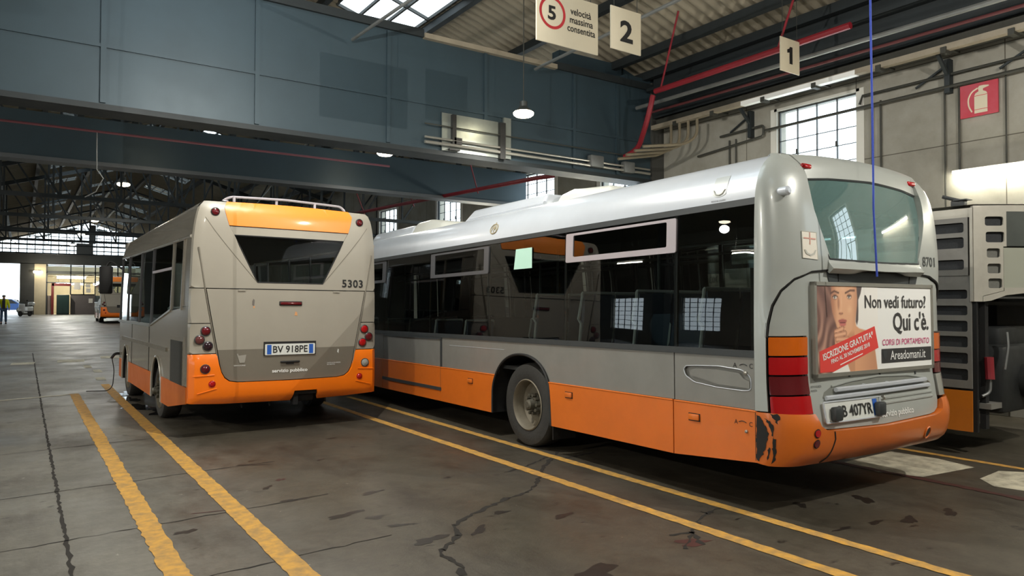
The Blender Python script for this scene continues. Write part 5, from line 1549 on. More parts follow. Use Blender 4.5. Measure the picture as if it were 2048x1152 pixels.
# ------------------------------------------------------------------ the small bus (left, 5303)
W1, L1 = 2.44, 5.95
bus1 = empty('city_bus', (1.654, 9.290, 0)); bus1.rotation_euler = (0, .006, math.radians(1.4))
bus1.location.z = -.006 * 0
tag(bus1, 'small beige and orange city bus numbered 5303 with a roof rack', 'bus')
inset1 = interp([(.2, 0), (1.3, 0), (2.40, .026), (2.48, .032), (2.62, .048), (2.76, .075), (2.84, .10), (2.89, .15), (2.92, .24)])
yr1 = interp([(.2, .03), (.5, .0), (.7, 0), (2.6, 0), (2.80, .012), (2.88, .035), (2.92, .09)])
C1 = W1 / 2
def tz1(y, z): return z - .019 * min(max(y, 0), 6) * min(1, max(0, (z - 2.45) / .35))
def SL1(u, z): return Vector((inset1(z), -u, tz1(-u, z)))
def SR1(u, z): return Vector((W1 - inset1(z), u, tz1(u, z)))
R1 = .075
def S1b(U, z):
    i = inset1(z); yr = yr1(z); m = False
    if U > C1: U = W1 - U; m = True
    if U >= R1:
        x = U + i * (1 - (U - R1) / (C1 - R1)); y = yr - .02 * (1 - (1 - (U - R1) / (C1 - R1)) ** 2)
    else:
        a = max(-.2, 1 - (R1 - U) / .118) * PI / 2
        x = i + R1 * (1 - math.cos(a)) if a > 0 else i
        y = .075 - (.075 - yr) * math.sin(a)
    return Vector((W1 - x if m else x, y, z))
fin = interp([(.79, .862), (1.05, .905), (1.75, 1.04), (2.32, 1.150)])
def both1(name, poly, m, off=0.0, thick=.02, step=None):
    patch(name, [(-u, z) for u, z in poly][::-1], SL1, m, bus1, off=off, thick=thick, step=step)
    patch(name, poly, SR1, m, bus1, off=off, thick=thick, step=step)
def mir1(p): return [(W1 - u, z) for u, z in p][::-1]
def seam1(name, pts, r, m=m_seam, S=S1b, off=0.0):
    mb = MB(); out = []
    P = []
    for i in range(len(pts) - 1):
        for k in range(5):
            t = k / 5; P.append((pts[i][0] * (1 - t) + pts[i + 1][0] * t, pts[i][1] * (1 - t) + pts[i + 1][1] * t))
    P.append(pts[-1])
    for u, v in P:
        e = 1e-3
        n = (Vector(S(u + e, v)) - Vector(S(u - e, v))).cross(Vector(S(u, v + e)) - Vector(S(u, v - e)))
        n = n.normalized() if n.length > 1e-12 else Vector((0, 0, 1))
        out.append(Vector(S(u, v)) + n * off)
    mb.tube(out, r, 6); return mb.build(name, m, bus1)
U0 = -.04
ST = (.09, .09)
patch('rear_backing', [(U0, .46), (W1 - U0, .46), (W1 - U0, 1.88), (U0, 1.88)], S1b, m_seam, bus1, step=(.2, .3), off=-.025, thick=0)
up = [(U0, 1.827), (W1 - U0, 1.827), (W1 - U0, 2.895), (C1 + .945, 2.90), (C1 + .81, 2.60), (C1 + .735, 2.487), (C1 + .43, 1.905), (C1 - .43, 1.905), (C1 - .735, 2.487), (C1 - .81, 2.60), (C1 - .945, 2.90), (U0, 2.895)]
patch('rear_upper_panel', up, S1b, m_beige, bus1, step=ST, thick=.03)
patch('orange_header', [(C1 - .81, 2.606), (C1 + .81, 2.606), (C1 + .942, 2.90), (C1 + .5, 2.912), (C1, 2.917), (C1 - .5, 2.912), (C1 - .942, 2.90)], S1b, m_orange_pale, bus1, step=ST, off=.004, thick=.03)
patch('window_header', [(C1 - .735, 2.492), (C1 + .735, 2.492), (C1 + .805, 2.598), (C1 - .805, 2.598)], S1b, m_beige, bus1, step=ST, off=-.008, thick=.02)
patch('rear_window', [(C1 - .43, 1.905), (C1 + .43, 1.905), (C1 + .735, 2.487), (C1 - .735, 2.487)], S1b, m_glass_side, bus1, step=(.2, .2), off=-.012, thick=0)
seam1('window_seal', [(C1 - .43, 1.905), (C1 + .43, 1.905), (C1 + .735, 2.487), (C1 - .735, 2.487), (C1 - .43, 1.905)], .010, m_black, off=-.006)
for s in (-1, 1):
    seam1('crease', [(C1 + s * 1.115, 2.69), (C1 + s * .44, 1.915)], .006, m_beige_dark, off=-.002)
    seam1('fin_line', [(C1 + s * fin(z), z) for z in (2.32, 2.0, 1.75, 1.4, 1.05, .82)], .010, m_beige_dark, off=-.001)
seam1('panel_gap', [(U0, 1.822), (W1 - U0, 1.822)], .006)
for s in (-1, 1):
    mb = MB(); p = S1b(C1 + s * .62, 1.815); mb.box((p.x - .045, p.y - .012, p.z - .02), (p.x + .045, p.y + .01, p.z)); mb.build('hatch_hinge', m_beige, bus1, smooth=0)
    ck = [(U0, 1.398), (C1 - fin(1.398) - .012, 1.398), (C1 - fin(1.817) - .012, 1.817), (U0, 1.817)]
    lp = [(U0, 1.028), (C1 - fin(1.028) - .012, 1.028), (C1 - fin(1.388) - .012, 1.388), (U0, 1.388)]
    patch('cheek_panel', ck if s < 0 else mir1(ck), S1b, m_beige, bus1, step=ST, thick=.02)
    lamp_p = patch('lamp_panel', lp if s < 0 else mir1(lp), S1b, m_beige, bus1, step=ST, thick=.02)
    for dx, z, m in ((1.032, 1.300, m_red_lens if s > 0 else m_dkred_lens), (1.10, 1.195, mat('brown_lens', (96, 52, 50), .15, coat=.5) if s < 0 else m_dkred_lens), (1.005, 1.118, m_red_lens if s > 0 else mat('smoked_lens', (44, 26, 34), .15, coat=.5))):
        u = C1 + s * dx
        mb = MB(); p = S1b(u, z); mb.lathe([(.060, .004), (.060, -.010), (.052, -.016), (.050, -.012)], (p.x, p.y, p.z), 'Y', 24); mb.build('lamp_ring', m_trim, bus1)
        mb = MB(); mb.lathe([(.052, -.010), (.04, -.020), (.02, -.024), (0, -.025)], (p.x, p.y, p.z), 'Y', 24); mb.build('round_lamp', m, bus1)
    p = S1b(C1 + s * 1.01, 2.765)
    mb = MB(); mb.lathe([(.052, .004), (.052, -.012), (.042, -.016)], p, 'Y', 24); mb.build('lamp_ring', m_black, bus1)
    mb = MB(); mb.lathe([(.044, -.008), (.03, -.016), (0, -.018)], p, 'Y', 20); mb.build('marker_lamp', m_dkred_lens, bus1)
hz = [(C1 - .64, .668), (C1 - .74, .685), (C1 - .80, .73), (C1 - .838, .80)]
zs_ = [.9, 1.065]
hl = hz + [(C1 - fin(z) + .018, z) for z in (.9, 1.065)]
lowp = [(C1, .662)] + [(W1 - u, z) for u, z in hz] + [(C1 + fin(z) - .018, z) for z in (.9, 1.065)] + hl[::-1]
pl_hole = [(C1 - .335, .985), (C1 + .335, .985), (C1 + .335, 1.062), (C1 - .335, 1.062)]
patch('engine_hatch_lower', lowp, S1b, m_beige_dark, bus1, step=ST, thick=.02)
upp = [(C1 - fin(1.066) + .018, 1.066), (C1 + fin(1.066) - .018, 1.066)] + [(C1 + fin(z) - .018, z) for z in (1.4, 1.816)] + [(C1 - fin(z) + .018, z) for z in (1.816, 1.4)]
patch('engine_hatch', upp, S1b, m_beige, bus1, step=ST, thick=.02)
# plate
mb = MB(); p = S1b(C1, 1.07); mb.box((p.x - .34, p.y - .004, .98), (p.x + .34, p.y - .012, 1.155)); mb.build('plate_recess', m_black, bus1, smooth=0)
pt = patch('number_plate', rrect(C1 - .325, .985, C1 + .325, 1.125, .012), S1b, m_plate, bus1, off=.018, thick=.015)
for u in (-.30, .245):
    patch('blue_band', [(C1 + u, .995), (C1 + u + .055, .995), (C1 + u + .055, 1.115), (C1 + u, 1.115)], S1b, m_plate_blue, pt, off=.0195, thick=0)
text_on('plate_lettering', 'BV 918PE', S1b, C1 - .225, 1.015, .085, m_black_print, pt, width=.45, bold=.010, off=.021)
mb = MB(); mb.rbox((C1 - .14, -.045, 1.625), (C1 + .14, -.015, 1.662), .014); mb.build('brake_lamp', m_dkred_lens, bus1)
mb = MB(); mb.rbox((C1 - .15, -.03, 1.615), (C1 + .15, -.012, 1.672), .01); mb.build('brake_lamp_bezel', m_seam, bus1)
mb = MB(); mb.rbox((C1 - .125, -.05, .882), (C1 + .125, -.018, .905), .008); mb.box((C1 - .05, -.03, .86), (C1 + .05, -.015, .885)); mb.build('hatch_handle', m_black, bus1)
text_on('lettering', 'servizio pubblico', S1b, C1 - .228, .762, .042, m_white, bus1, width=.46, bold=.022, off=.006)
text_on('fleet_number', '5303', S1b, C1 + .705, 1.872, .098, m_black_print, bus1, width=.305, bold=.022, off=.006, space=1.1)
for i_, (s_, z) in enumerate((('USCITA DI SICUREZZA', .85), ('IN USCITA', .828))):
    text_on('lettering', s_, S1b, C1 + .50, z, .014, m_white, bus1, width=(.19, .11)[i_], off=.006)
text_on('lettering', 'VIETATO FUMARE', S1b, C1 - .70, .86, .014, m_white, bus1, width=.14, off=.006)
patch('white_pictogram', [(C1 - .63, .90), (C1 - .57, .90), (C1 - .55, 1.0), (C1 - .64, .99), (C1 - .655, 1.02), (C1 - .665, 1.01)], S1b, mat('faint_white_print', (150, 146, 136), .5), bus1, off=.006, thick=0)
m_chip = mat('bare_grey_chip', (104, 98, 92), .6); m_chip2 = mat('orange_chip', (206, 150, 100), .6)
for poly, m in (([(C1 - .49, 1.62), (C1 - .465, 1.61), (C1 - .46, 1.68), (C1 - .475, 1.70), (C1 - .49, 1.67)], m_chip), ([(C1 - .475, 1.58), (C1 - .455, 1.585), (C1 - .46, 1.612), (C1 - .477, 1.605)], m_chip2), ([(C1 + .05, 1.49), (C1 + .09, 1.485), (C1 + .085, 1.53), (C1 + .06, 1.54)], m_chip2), ([(C1 + .64, 1.0), (C1 + .66, .98), (C1 + .665, 1.03), (C1 + .65, 1.04)], m_plate)):
    patch('paint_chip', poly, S1b, m, bus1, off=.003, thick=0)
# orange lower rear
ora = [(U0, .43), (.10, .42), (.4, .40), (C1 + .03, .385), (C1 + .06, .515), (C1 + .36, .515), (C1 + .39, .385), (W1 - .4, .40), (W1 - .1, .42), (W1 - U0, .43), (W1 - U0, 1.018), (W1 - (C1 - fin(1.018)) - .0, 1.018)] + [(C1 + fin(z) + .0, z) for z in (.9,)] + [(W1 - u + .012, z - .008) for u, z in hz[::-1]] + [(C1, .652)] + [(u - .012, z - .008) for u, z in hz] + [(C1 - fin(.9), .9), (C1 - fin(1.018), 1.018), (U0, 1.018)]
buo = interp([(.38, -.07), (.44, .0), (.50, .02), (.6, .03), (.85, .03), (.95, .02), (1.0, .012), (1.02, .0)])
def S1o(U, z):
    p = S1b(U, z); t = min(1, max(0, (min(U, W1 - U) + .04) / .12)); p.y -= buo(z) * t; return p
patch('rear_bumper', ora, S1o, m_orange_bright, bus1, step=(.07, .05), thick=.05)
for s in (-1, 1):
    for dx, z, r, m in ((1.035, .842, .05, m_dkred_lens if s < 0 else m_clear_lens), (.955, .658, .033, m_red_lens)):
        p = S1o(C1 + s * dx, z)
        mb = MB(); mb.lathe([(r + .008, .004), (r + .008, -.008), (r, -.010)], p, 'Y', 22); mb.build('lamp_ring', m_trim if r > .04 else m_red_lens, bus1)
        mb = MB(); mb.lathe([(r + .001, -.006), (r * .7, -.016), (0, -.02)], p, 'Y', 22); mb.build('round_reflector', m, bus1)
    seam1('bumper_crease', [(C1 + s * 1.17, .755), (C1 + s * .93, .765)], .006, m_orange_bright, S=S1o, off=.004)
    seam1('bumper_crease', [(C1 + s * 1.12, .545), (C1 + s * .9, .60)], .006, m_orange_bright, S=S1o, off=.003)
mb = MB(); mb.rbox((C1 + .07, .06, .36), (C1 + .35, .3, .50), .02); mb.box((C1 + .06, .0, .33), (C1 + .12, .1, .47)); mb.build('towing_bracket', m_dark, bus1)
# side panels
def arc1(y0, hw, top, zb): 
    return [(y0 - hw, zb)] + [(y0 - hw * math.cos(PI * k / 14), .46 + (top - .46) * math.sin(PI * k / 14)) for k in range(15)] + [(y0 + hw, zb)]
RA, FA = 2.035, 5.02
Zs = .62
a1, a2 = arc1(RA, .375, .875, .27), arc1(FA, .36, .888, .28)
def cutlo(A, zt):
    out = []
    for p, q in zip(A[:-1], A[1:]):
        if p[1] <= zt: out.append(p)
        if (p[1] - zt) * (q[1] - zt) < 0:
            t = (zt - p[1]) / (q[1] - p[1]); out.append((p[0] + t * (q[0] - p[0]), zt))
    out.append(A[-1]); return out
def cuthi(A, zt):
    out = []
    for p, q in zip(A[:-1], A[1:]):
        if (p[1] - zt) * (q[1] - zt) < 0:
            t = (zt - p[1]) / (q[1] - p[1]); out.append((p[0] + t * (q[0] - p[0]), zt))
        if q[1] > zt: out.append(q)
    return out
l1, l2 = cutlo(a1, Zs), cutlo(a2, Zs)
r_in = [p for p in l1 if p[0] < RA]; r_out = [p for p in l1 if p[0] > RA]
f_in = [p for p in l2 if p[0] < FA]; f_out = [p for p in l2 if p[0] > FA]
m_side1 = mat('glossy_warm_silver', (162, 156, 144), 0.25, 0.25, noise=(1.2, 0.05), coat=0.5)
both1('orange_skirt', [(.08, .42), (1.13, .27)] + r_in + [(.08, Zs)], m_orange, .012)
both1('orange_skirt', r_out[::-1][:1] + [(4.40, .288), (4.40, Zs)] + r_out[:-1], m_orange, .012)
both1('orange_skirt', [(4.41, .288)] + f_in + [(4.41, Zs)], m_orange, .012)
both1('orange_skirt', f_out[::-1][:1] + [(5.75, .30), (5.75, Zs)] + f_out[:-1], m_orange, .012)
h1, h2 = cuthi(a1, Zs), cuthi(a2, Zs)
belt = [(2.62, 1.30), (1.12, 1.535), (.43, 1.58), (.08, 1.60)]
both1('side_panel', [(.08, Zs + .004)] + h1 + [(2.70, Zs + .004), (2.70, 1.30)] + belt, m_side1, step=(.3, .3))
both1('side_panel', [(2.71, Zs + .004), (4.39, Zs + .004), (4.39, 1.30), (2.71, 1.30)], m_side1)
both1('side_panel', [(4.41, Zs + .004)] + h2 + [(5.85, Zs + .004), (5.85, 1.30), (4.41, 1.30)], m_side1)
both1('corner_pillar', [(.078, 1.60), (.43, 1.60), (.43, 2.445), (.078, 2.445)], m_side1, step=(.2, .2))
for S, s in ((SL1, -1), (SR1, 1)):
    x = 0 if s < 0 else W1
    mb = MB(); mb.box((x - .02, 2.62, 1.285), (x + .02, 5.9, 1.325)); mb.build('belt_moulding', m_chrome, bus1, smooth=0)
    mb = MB(); mb.bar((x, 2.62, 1.305), (x, 1.12, 1.545), .03, .025); mb.build('belt_moulding', m_chrome, bus1, smooth=0)
    mb = MB(); mb.box((x - .022, 1.3, .985), (x + .022, 5.4, 1.04)); mb.build('rubbing_strip', m_beige_dark, bus1, smooth=0)
    for y in (2.72, 4.38):
        mb = MB(); mb.box((x - .004, y - .012, .6), (x + .004, y + .012, 1.29)); mb.build('door_gap', m_seam, bus1, smooth=0)
    mb = MB(); mb.tube([(x + s * .006, u, z) for u, z in a1], .018, 6); mb.build('wheel_arch_lip', m_side1, bus1)
    mb = MB(); mb.tube([(x + s * .006, u, z) for u, z in a2], .018, 6); mb.build('wheel_arch_lip', m_side1, bus1)
    for A in (a1, a2):
        mb = MB(); n = len(A); x1 = x - s * .42
        mb.add([(x, u, z) for u, z in A] + [(x1, u, z) for u, z in A], [(i, i + 1, n + i + 1, n + i) for i in range(n - 1)])
        mb.add([(x1, u, z) for u, z in A], [tuple(range(n))]); mb.build('wheel_housing', m_dark, bus1, smooth=0)
    # engine louvre door
    mb = MB(); mb.box((x - .006, .255, .575), (x + .006, 1.125, 1.215)); mb.build('louvre_frame', m_side1, bus1, smooth=0)
    mb = MB(); mb.box((x - .010, .33, .60), (x + .010, 1.05, 1.16)); mb.build('louvre_mesh', mat('dark_mesh', (50, 50, 46), .7, noise=(60, .5)), bus1, smooth=0)
    # windows
    wins = [[(.46, 1.61), (1.06, 1.57), (1.06, 2.42), (.46, 2.42)], [(1.12, 1.56), (2.53, 1.338), (2.53, 2.43), (1.12, 2.43)], [(2.60, 1.33), (3.60, 1.33), (3.60, 2.43), (2.60, 2.43)], [(3.66, 1.33), (4.83, 1.33), (4.83, 2.43), (3.66, 2.43)], [(4.95, 1.33), (5.78, 1.33), (5.70, 2.40), (4.95, 2.40)]]
    for w_ in wins:
        pl = [(-u, z) for u, z in w_][::-1] if s < 0 else w_
        patch('side_window', pl, S, m_glass_side, bus1, step=(.4, .3), thick=0, off=-.004)
    for y, ya in ((.445, .44), (1.09, 1.09), (2.565, 2.565), (3.63, 3.63), (4.89, 4.89), (5.80, 5.74)):
        mb = MB(); p, q = S(-y if s < 0 else y, 1.31 if y > 2 else 1.55), S(-ya if s < 0 else ya, 2.445)
        mb.bar(p, q, .035, .03, up=(0, 1, 0)); mb.build('window_pillar', m_hopper_dark if y > 1.2 else m_side1, bus1, smooth=0)
    mb = MB(); p, q = S(-1.12 if s < 0 else 1.12, 2.10), S(-2.53 if s < 0 else 2.53, 2.09); mb.bar(p, q, .03, .035); mb.build('sliding_rail', m_hopper_frame, bus1, smooth=0)
    sg = lambda y: -y if s < 0 else y
    ys_ = [5.85, 4, 2, .5, .07]; zz = [2.43 + .49 * k / 14 for k in range(15)]
    sweep('roof_side', S, [sg(y) for y in (ys_ if s < 0 else ys_[::-1])], zz, m_side1, bus1)
    mb = MB(); mb.tube([S(sg(y), 2.455) for y in (.08, 2, 4, 5.8)], .022, 8); mb.build('gutter', m_side1, bus1)
mb = MB(); nx = 11; rows = []
for yy in (.09, .3, 1, 3, 5.5, 5.9):
    row = []
    for i in range(nx):
        t = i / (nx - 1); x = .235 + (W1 - .47) * t; c = 1 - (2 * t - 1) ** 2
        row.append((x, yy - .02 * c * (yy < .1), tz1(yy, 2.92) + .03 * c * (yy > .1) - .01 * (yy < .1) * c))
    rows.append(row)
mb.add([p for r in rows for p in r], [(j * nx + i, j * nx + i + 1, (j + 1) * nx + i + 1, (j + 1) * nx + i) for j in range(len(rows) - 1) for i in range(nx - 1)])
mb.build('roof', m_beige, bus1, fix=False)
# roof rack
rk = empty('roof_rack'); rk.parent = bus1
mb = MB(); mb.tube(bend([(.40, .34, 2.90), (.50, .28, 3.00), (C1, .22, 3.015), (W1 - .42, .28, 3.00), (W1 - .34, .30, 2.88)], .08), .017, 8); mb.build('rack_rail', m_hopper_frame, rk)
for x in (.56, 1.10, 1.62):
    mb = MB(); mb.tube([(x, .25, 2.9), (x, .25, 3.005)], .018, 8); mb.build('rack_post', m_hopper_frame, rk)
mb = MB(); mb.tube([(.40, .34, 2.90), (.44, 2.8, 2.86)], .012, 6); mb.build('rack_rail', m_hopper_frame, rk)
mb = MB(); mb.rbox((.42, .25, 2.88), (.50, .36, 2.95), .015); mb.build('rack_foot', m_hopper_frame, rk)
# front, mirror, interior, underside
mb = MB(); mb.rbox((.02, L1 - .22, .30), (W1 - .02, L1, 1.05), .08); mb.build('front_panel', m_orange, bus1)
mb = MB(); mb.add([(.05, L1 - .03, 1.05), (W1 - .05, L1 - .03, 1.05), (W1 - .1, L1 - .12, 2.42), (.1, L1 - .12, 2.42)], [(0, 1, 2, 3)]); mb.build('windscreen', m_glass_clear, bus1, smooth=0)
mb = MB(); mb.rbox((.06, L1 - .32, 2.4), (W1 - .06, L1 - .06, 2.76), .06); mb.build('destination_box', m_side1, bus1)
mb = MB(); mb.tube(bend([(.04, L1 - .1, 2.25), (-.16, L1 + .1, 2.42), (-.22, L1 + .12, 2.3)], .08), .018, 8); mb.rbox((-.33, L1 + .06, 1.80), (-.11, L1 + .16, 2.32), .03); mb.build('wing_mirror', m_black, bus1)
mb = MB(); mb.box((.06, .1, .42), (W1 - .06, 1.55, .5)); mb.box((.06, 2.5, .3), (W1 - .06, 4.55, .36)); mb.box((.5, 1.55, .34), (W1 - .5, 2.5, .42)); mb.box((.5, 4.55, .34), (W1 - .5, 5.8, .42)); mb.build('underbody', m_dark, bus1, smooth=0)
mb = MB(); mb.box((.05, .12, .92), (W1 - .05, 1.6, .96)); mb.box((.05, 1.6, .52), (W1 - .05, 5.8, .56)); mb.box((.05, .1, .96), (W1 - .05, .14, 1.88)); mb.build('saloon_floor', m_interior_dark, bus1, smooth=0)
mb = MB(); mb.box((.08, .12, 2.46), (W1 - .08, 5.6, 2.5)); mb.build('inner_ceiling', m_interior, bus1, smooth=0)
for x, y in ((.42, 1.3), (.88, 1.3), (1.56, 1.3), (2.02, 1.3), (.42, 2.6), (2.02, 2.6), (2.02, 3.5)):
    make_seat(bus1, x, y, .72 if y < 2 else .5)
for x, y in ((.9, 2.6), (1.5, 3.8), (.9, 4.6)):
    mb = MB(); mb.tube([(x, y, .56), (x, y, 2.46)], .017, 8); mb.build('grab_pole', m_yellow_pole, bus1)
for y in (RA - .005, FA):
    make_wheel(bus1, .045, y, .388, .24, -1, .245, y > 4)
    make_wheel(bus1, W1 - .045, y, .388, .24, 1, .245, y > 4)
mb = MB(); mb.tube([(.4, RA, .388), (W1 - .4, RA, .388)], .08, 10); mb.build('rear_axle', m_dark, bus1)
for x in (.65, 1.0, 1.75):
    mb = MB(); mb.tube([(x, .14, .45), (x + .02, .16, .32)], .012, 6); mb.build('drain_pipe', m_dark, bus1)
# ------------------------------------------------------------------ the stripped bus at the right edge
bus3 = empty('stripped_bus', (8.5, 3.586, 0)); tag(bus3, 'partly stripped bus at the right edge with louvred corner and open engine bay', 'bus')
m_b3 = mat('dirty_white_panel', (176, 172, 160), 0.4, 0.15, noise=(3.5, 0.3), coat=.2)
m_b3d = mat('dusty_grey_panel', (128, 126, 120), 0.5, 0.2, noise=(4, 0.35))
m_slot = mat('dark_mesh_slot', (44, 46, 48), .8, noise=(50, .4))
m_slot2 = mat('grey_mesh_slot', (104, 104, 98), .8, noise=(50, .3))
m_b3o = mat('dull_orange_panel', (196, 112, 24), 0.4, noise=(3, .2), coat=.2)
L3, W3 = 11.5, 2.5
def yb3(x): return -.55 * (1 - (1 - x / 1.25) ** 2)
def S3b(x, z): return Vector((x, yb3(x), z))
def S3L(u, z): return Vector((0, -u, z))
def slots(y0, y1, zs): return [rrect(-y1, a, -y0, b, .022, 3) for a, b in zs]
# upper side louvre panel
hs = slots(.09, 1.12, [(2.435, 2.545), (2.265, 2.385), (2.03, 2.14)])
patch('louvre_panel', [(-1.25, 1.965), (-.05, 1.965), (-.05, 2.60), (-1.25, 2.60)], S3L, m_b3d, bus3, holes=hs, off=.006, thick=.02)
hs2 = slots(.06, 1.12, [(1.71, 1.81), (1.53, 1.635), (1.35, 1.47), (1.18, 1.30), (1.0, 1.12), (.82, .945)])
patch('louvre_panel', [(-1.25, .735), (-.02, .735), (-.02, 1.90), (-1.25, 1.90)], S3L, m_b3d, bus3, holes=hs2, off=.006, thick=.02)
patch('side_rail', [(-1.25, 1.90), (-.02, 1.90), (-.02, 1.965), (-1.25, 1.965)], S3L, m_b3d, bus3, off=.0, thick=.02)
patch('side_rail', [(-L3, 2.60), (-.0, 2.60), (-.0, 2.70), (-L3, 2.70)], S3L, m_b3, bus3, off=.0, thick=.04)
mb = MB(); mb.box((.02, .03, .72), (.03, 1.25, 2.6)); mb.build('louvre_backing', m_slot, bus3, smooth=0)
patch('orange_skirt', [(-1.25, .27), (-.02, .27), (-.02, .71), (-1.25, .71)], S3L, m_b3o, bus3, off=.008, thick=.02)
mb = MB(); mb.box((.0, 1.25, .3), (.04, L3, 1.2)); mb.build('side_panel', m_b3d, bus3, smooth=0)
for x in (.02, W3 - .02):
    mb = MB(); mb.add([(x, 1.3, 1.2), (x, L3, 1.2), (x, L3, 2.6), (x, 1.3, 2.6)], [(0, 1, 2, 3)]); mb.build('side_window', m_glass_clear, bus3, smooth=0, fix=False)
    for y in (1.27, 2.7, 4.1, 5.5, 6.9, 8.3, 9.7, 11.3):
        mb = MB(); mb.box((x - .02, y - .05, 1.2), (x + .02, y + .05, 2.6)); mb.build('window_pillar', m_b3d, bus3, smooth=0)
mb = MB(); mb.box((W3 - .04, 0, .3), (W3, L3, 1.2)); mb.box((W3 - .04, 0, 2.6), (W3, L3, 2.7)); mb.box((W3 - .04, 0, 1.2), (W3, 1.25, 2.6)); mb.box((0, L3 - .05, .3), (W3, L3, 2.7)); mb.build('far_side', m_b3d, bus3, smooth=0)
# corner post and curved rear
zp = [1.68 + .06 * k for k in range(18)]
patch('corner_post', [(.0, 1.68), (.068, 1.68), (.068, 2.70), (.0, 2.70)], S3b, m_b3, bus3, step=(.03, .3), off=.012, thick=.05)
mb = MB(); mb.box((-.01, -.0, 1.68), (.03, .03, 2.7)); mb.build('corner_strip', m_b3, bus3, smooth=0)
gh = [rrect(.092, 2.50, .245, 2.60, .02, 3), rrect(.098, 2.32, .252, 2.435, .02, 3)]
gl3 = [rrect(.105, 2.155, .215, 2.255, .018, 3), rrect(.11, 1.985, .222, 2.09, .018, 3), rrect(.116, 1.825, .23, 1.93, .018, 3)]
patch('rear_grille', [(.068, 1.74), (.243, 1.80), (.243, 2.275), (.272, 2.275), (.272, 2.655), (.068, 2.655)], S3b, m_b3, bus3, holes=gh + gl3, step=(.06, .2), off=.006, thick=.02)
mb = MB(); patch_mb(mb, [(.08, 2.3), (.27, 2.3), (.27, 2.63), (.08, 2.63)], S3b, step=(.06, .2), off=-.03, thick=0); mb.build('grille_backing', m_slot, bus3, fix=False)
mb = MB(); patch_mb(mb, [(.08, 1.79), (.24, 1.79), (.24, 2.29), (.08, 2.29)], S3b, step=(.06, .2), off=-.03, thick=0); mb.build('grille_backing', m_slot2, bus3, fix=False)
patch('rear_window', [(.275, 2.28), (2.2, 2.28), (2.2, 2.66), (.275, 2.66)], S3b, mat('dirty_dark_glass', (74, 78, 74), .35, noise=(3, .35), spec=.4), bus3, step=(.1, .2), off=.0, thick=.02)
patch('blank_panel', [(.247, 1.83), (2.2, 1.83), (2.2, 2.262), (.247, 2.262)], S3b, mat('pale_green_grey_panel', (150, 152, 138), .4, noise=(2, .15)), bus3, step=(.1, .2), off=.002, thick=.02)
patch('rear_rail', [(.068, 1.68), (.13, 1.69), (.26, 1.75), (.45, 1.775), (1.25, 1.79), (2.43, 1.79), (2.43, 1.83), (.243, 1.83), (.243, 1.795), (.068, 1.735)], S3b, m_b3, bus3, step=(.08, .05), off=.02, thick=.05)
patch('roof_edge', [(.0, 2.655), (2.5, 2.655), (2.5, 2.745), (.0, 2.72)], S3b, m_b3, bus3, step=(.08, .05), off=.004, thick=.05)
mb = MB(); n = 14
vs = [(W3 * i / n, yb3(W3 * i / n), 2.735) for i in range(n + 1)] + [(W3 * i / n, L3, 2.735) for i in range(n + 1)]
mb.add(vs, [(i, i + 1, n + 2 + i, n + 1 + i) for i in range(n)]); mb.build('roof', m_b3, bus3, smooth=0, fix=False)
mb = MB(); mb.rbox((.03, .10, 2.73), (.12, .24, 2.80), .012); mb.tube([(.05, .14, 2.79), (-.02, .3, 2.85)], .02, 8); mb.box((.0, .06, 2.795), (.14, .2, 2.805)); mb.build('roof_bracket', m_trim, bus3)
# open engine bay
mb = MB(); mb.box((.04, .75, .35), (W3 - .04, .8, 1.75)); mb.box((.03, .0, 1.64), (W3 - .03, .8, 1.68)); mb.box((.02, -.02, .27), (.06, .03, 1.68)); mb.box((.12, -.06, .30), (.2, .0, 1.68)); mb.build('engine_bay', m_dark, bus3, smooth=0)
mb = MB(); mb.rbox((.35, -.15, .45), (1.6, .7, 1.2), .06); mb.rbox((.5, -.05, 1.15), (1.3, .6, 1.4), .05); mb.lathe([(.0, -.12), (.2, -.12), (.2, 0), (.1, .02)], (.9, -.15, .8), 'Y', 24); mb.build('engine_block', mat('oily_engine', (44, 46, 46), .5, .3, noise=(8, .5)), bus3)
mb = MB(); mb.tube(bend([(.13, -.09, 1.08), (.135, -.095, .9), (.13, -.1, .84)], .05), .045, 10); mb.build('red_filter', mat('dusty_red', (128, 32, 40), .5), bus3)
mb = MB(); mb.tube(bend([(.14, -.1, .84), (.13, -.1, .70), (.06, -.05, .66)], .05), .016, 8); mb.tube(bend([(.3, -.2, 1.35), (.28, -.22, 1.2), (.24, -.2, .95)], .06), .014, 8); mb.build('hose', m_grey_pipe, bus3)
mb = MB(); mb.box((.1, -.12, .52), (.5, .3, .58)); mb.build('bay_ledge', m_b3d, bus3, smooth=0)
for s, x in ((-1, .04), (1, W3 - .04)):
    make_wheel(bus3, x, 3.2, .48, .28, s); make_wheel(bus3, x, 8.6, .48, .28, s)
mb = MB(); mb.box((.06, 1.0, .35), (W3 - .06, L3 - .1, .6)); mb.build('underbody', m_dark, bus3, smooth=0)

# ------------------------------------------------------------------ things at the far end
def copy_far(o, parent=None):
    if o.name.split('.')[0] in ('lettering', 'fleet_number', 'number_plate', 'seat', 'paint_chip', 'white_pictogram', 'grab_pole', 'drain_pipe', 'wing_mirror', 'roof_rack'):
        return None
    c = o.copy(); col.objects.link(c)
    if parent is not None: c.parent = parent
    for ch in o.children: copy_far(ch, c)
    return c
fb = copy_far(bus1); fb.location = (4.05, 51.0, floor_z(51.0) - .01); fb.rotation_euler = (0, 0, math.radians(-1))
tag(fb, 'distant grey and orange bus parked far down the hall, half hidden by the small bus', 'bus')

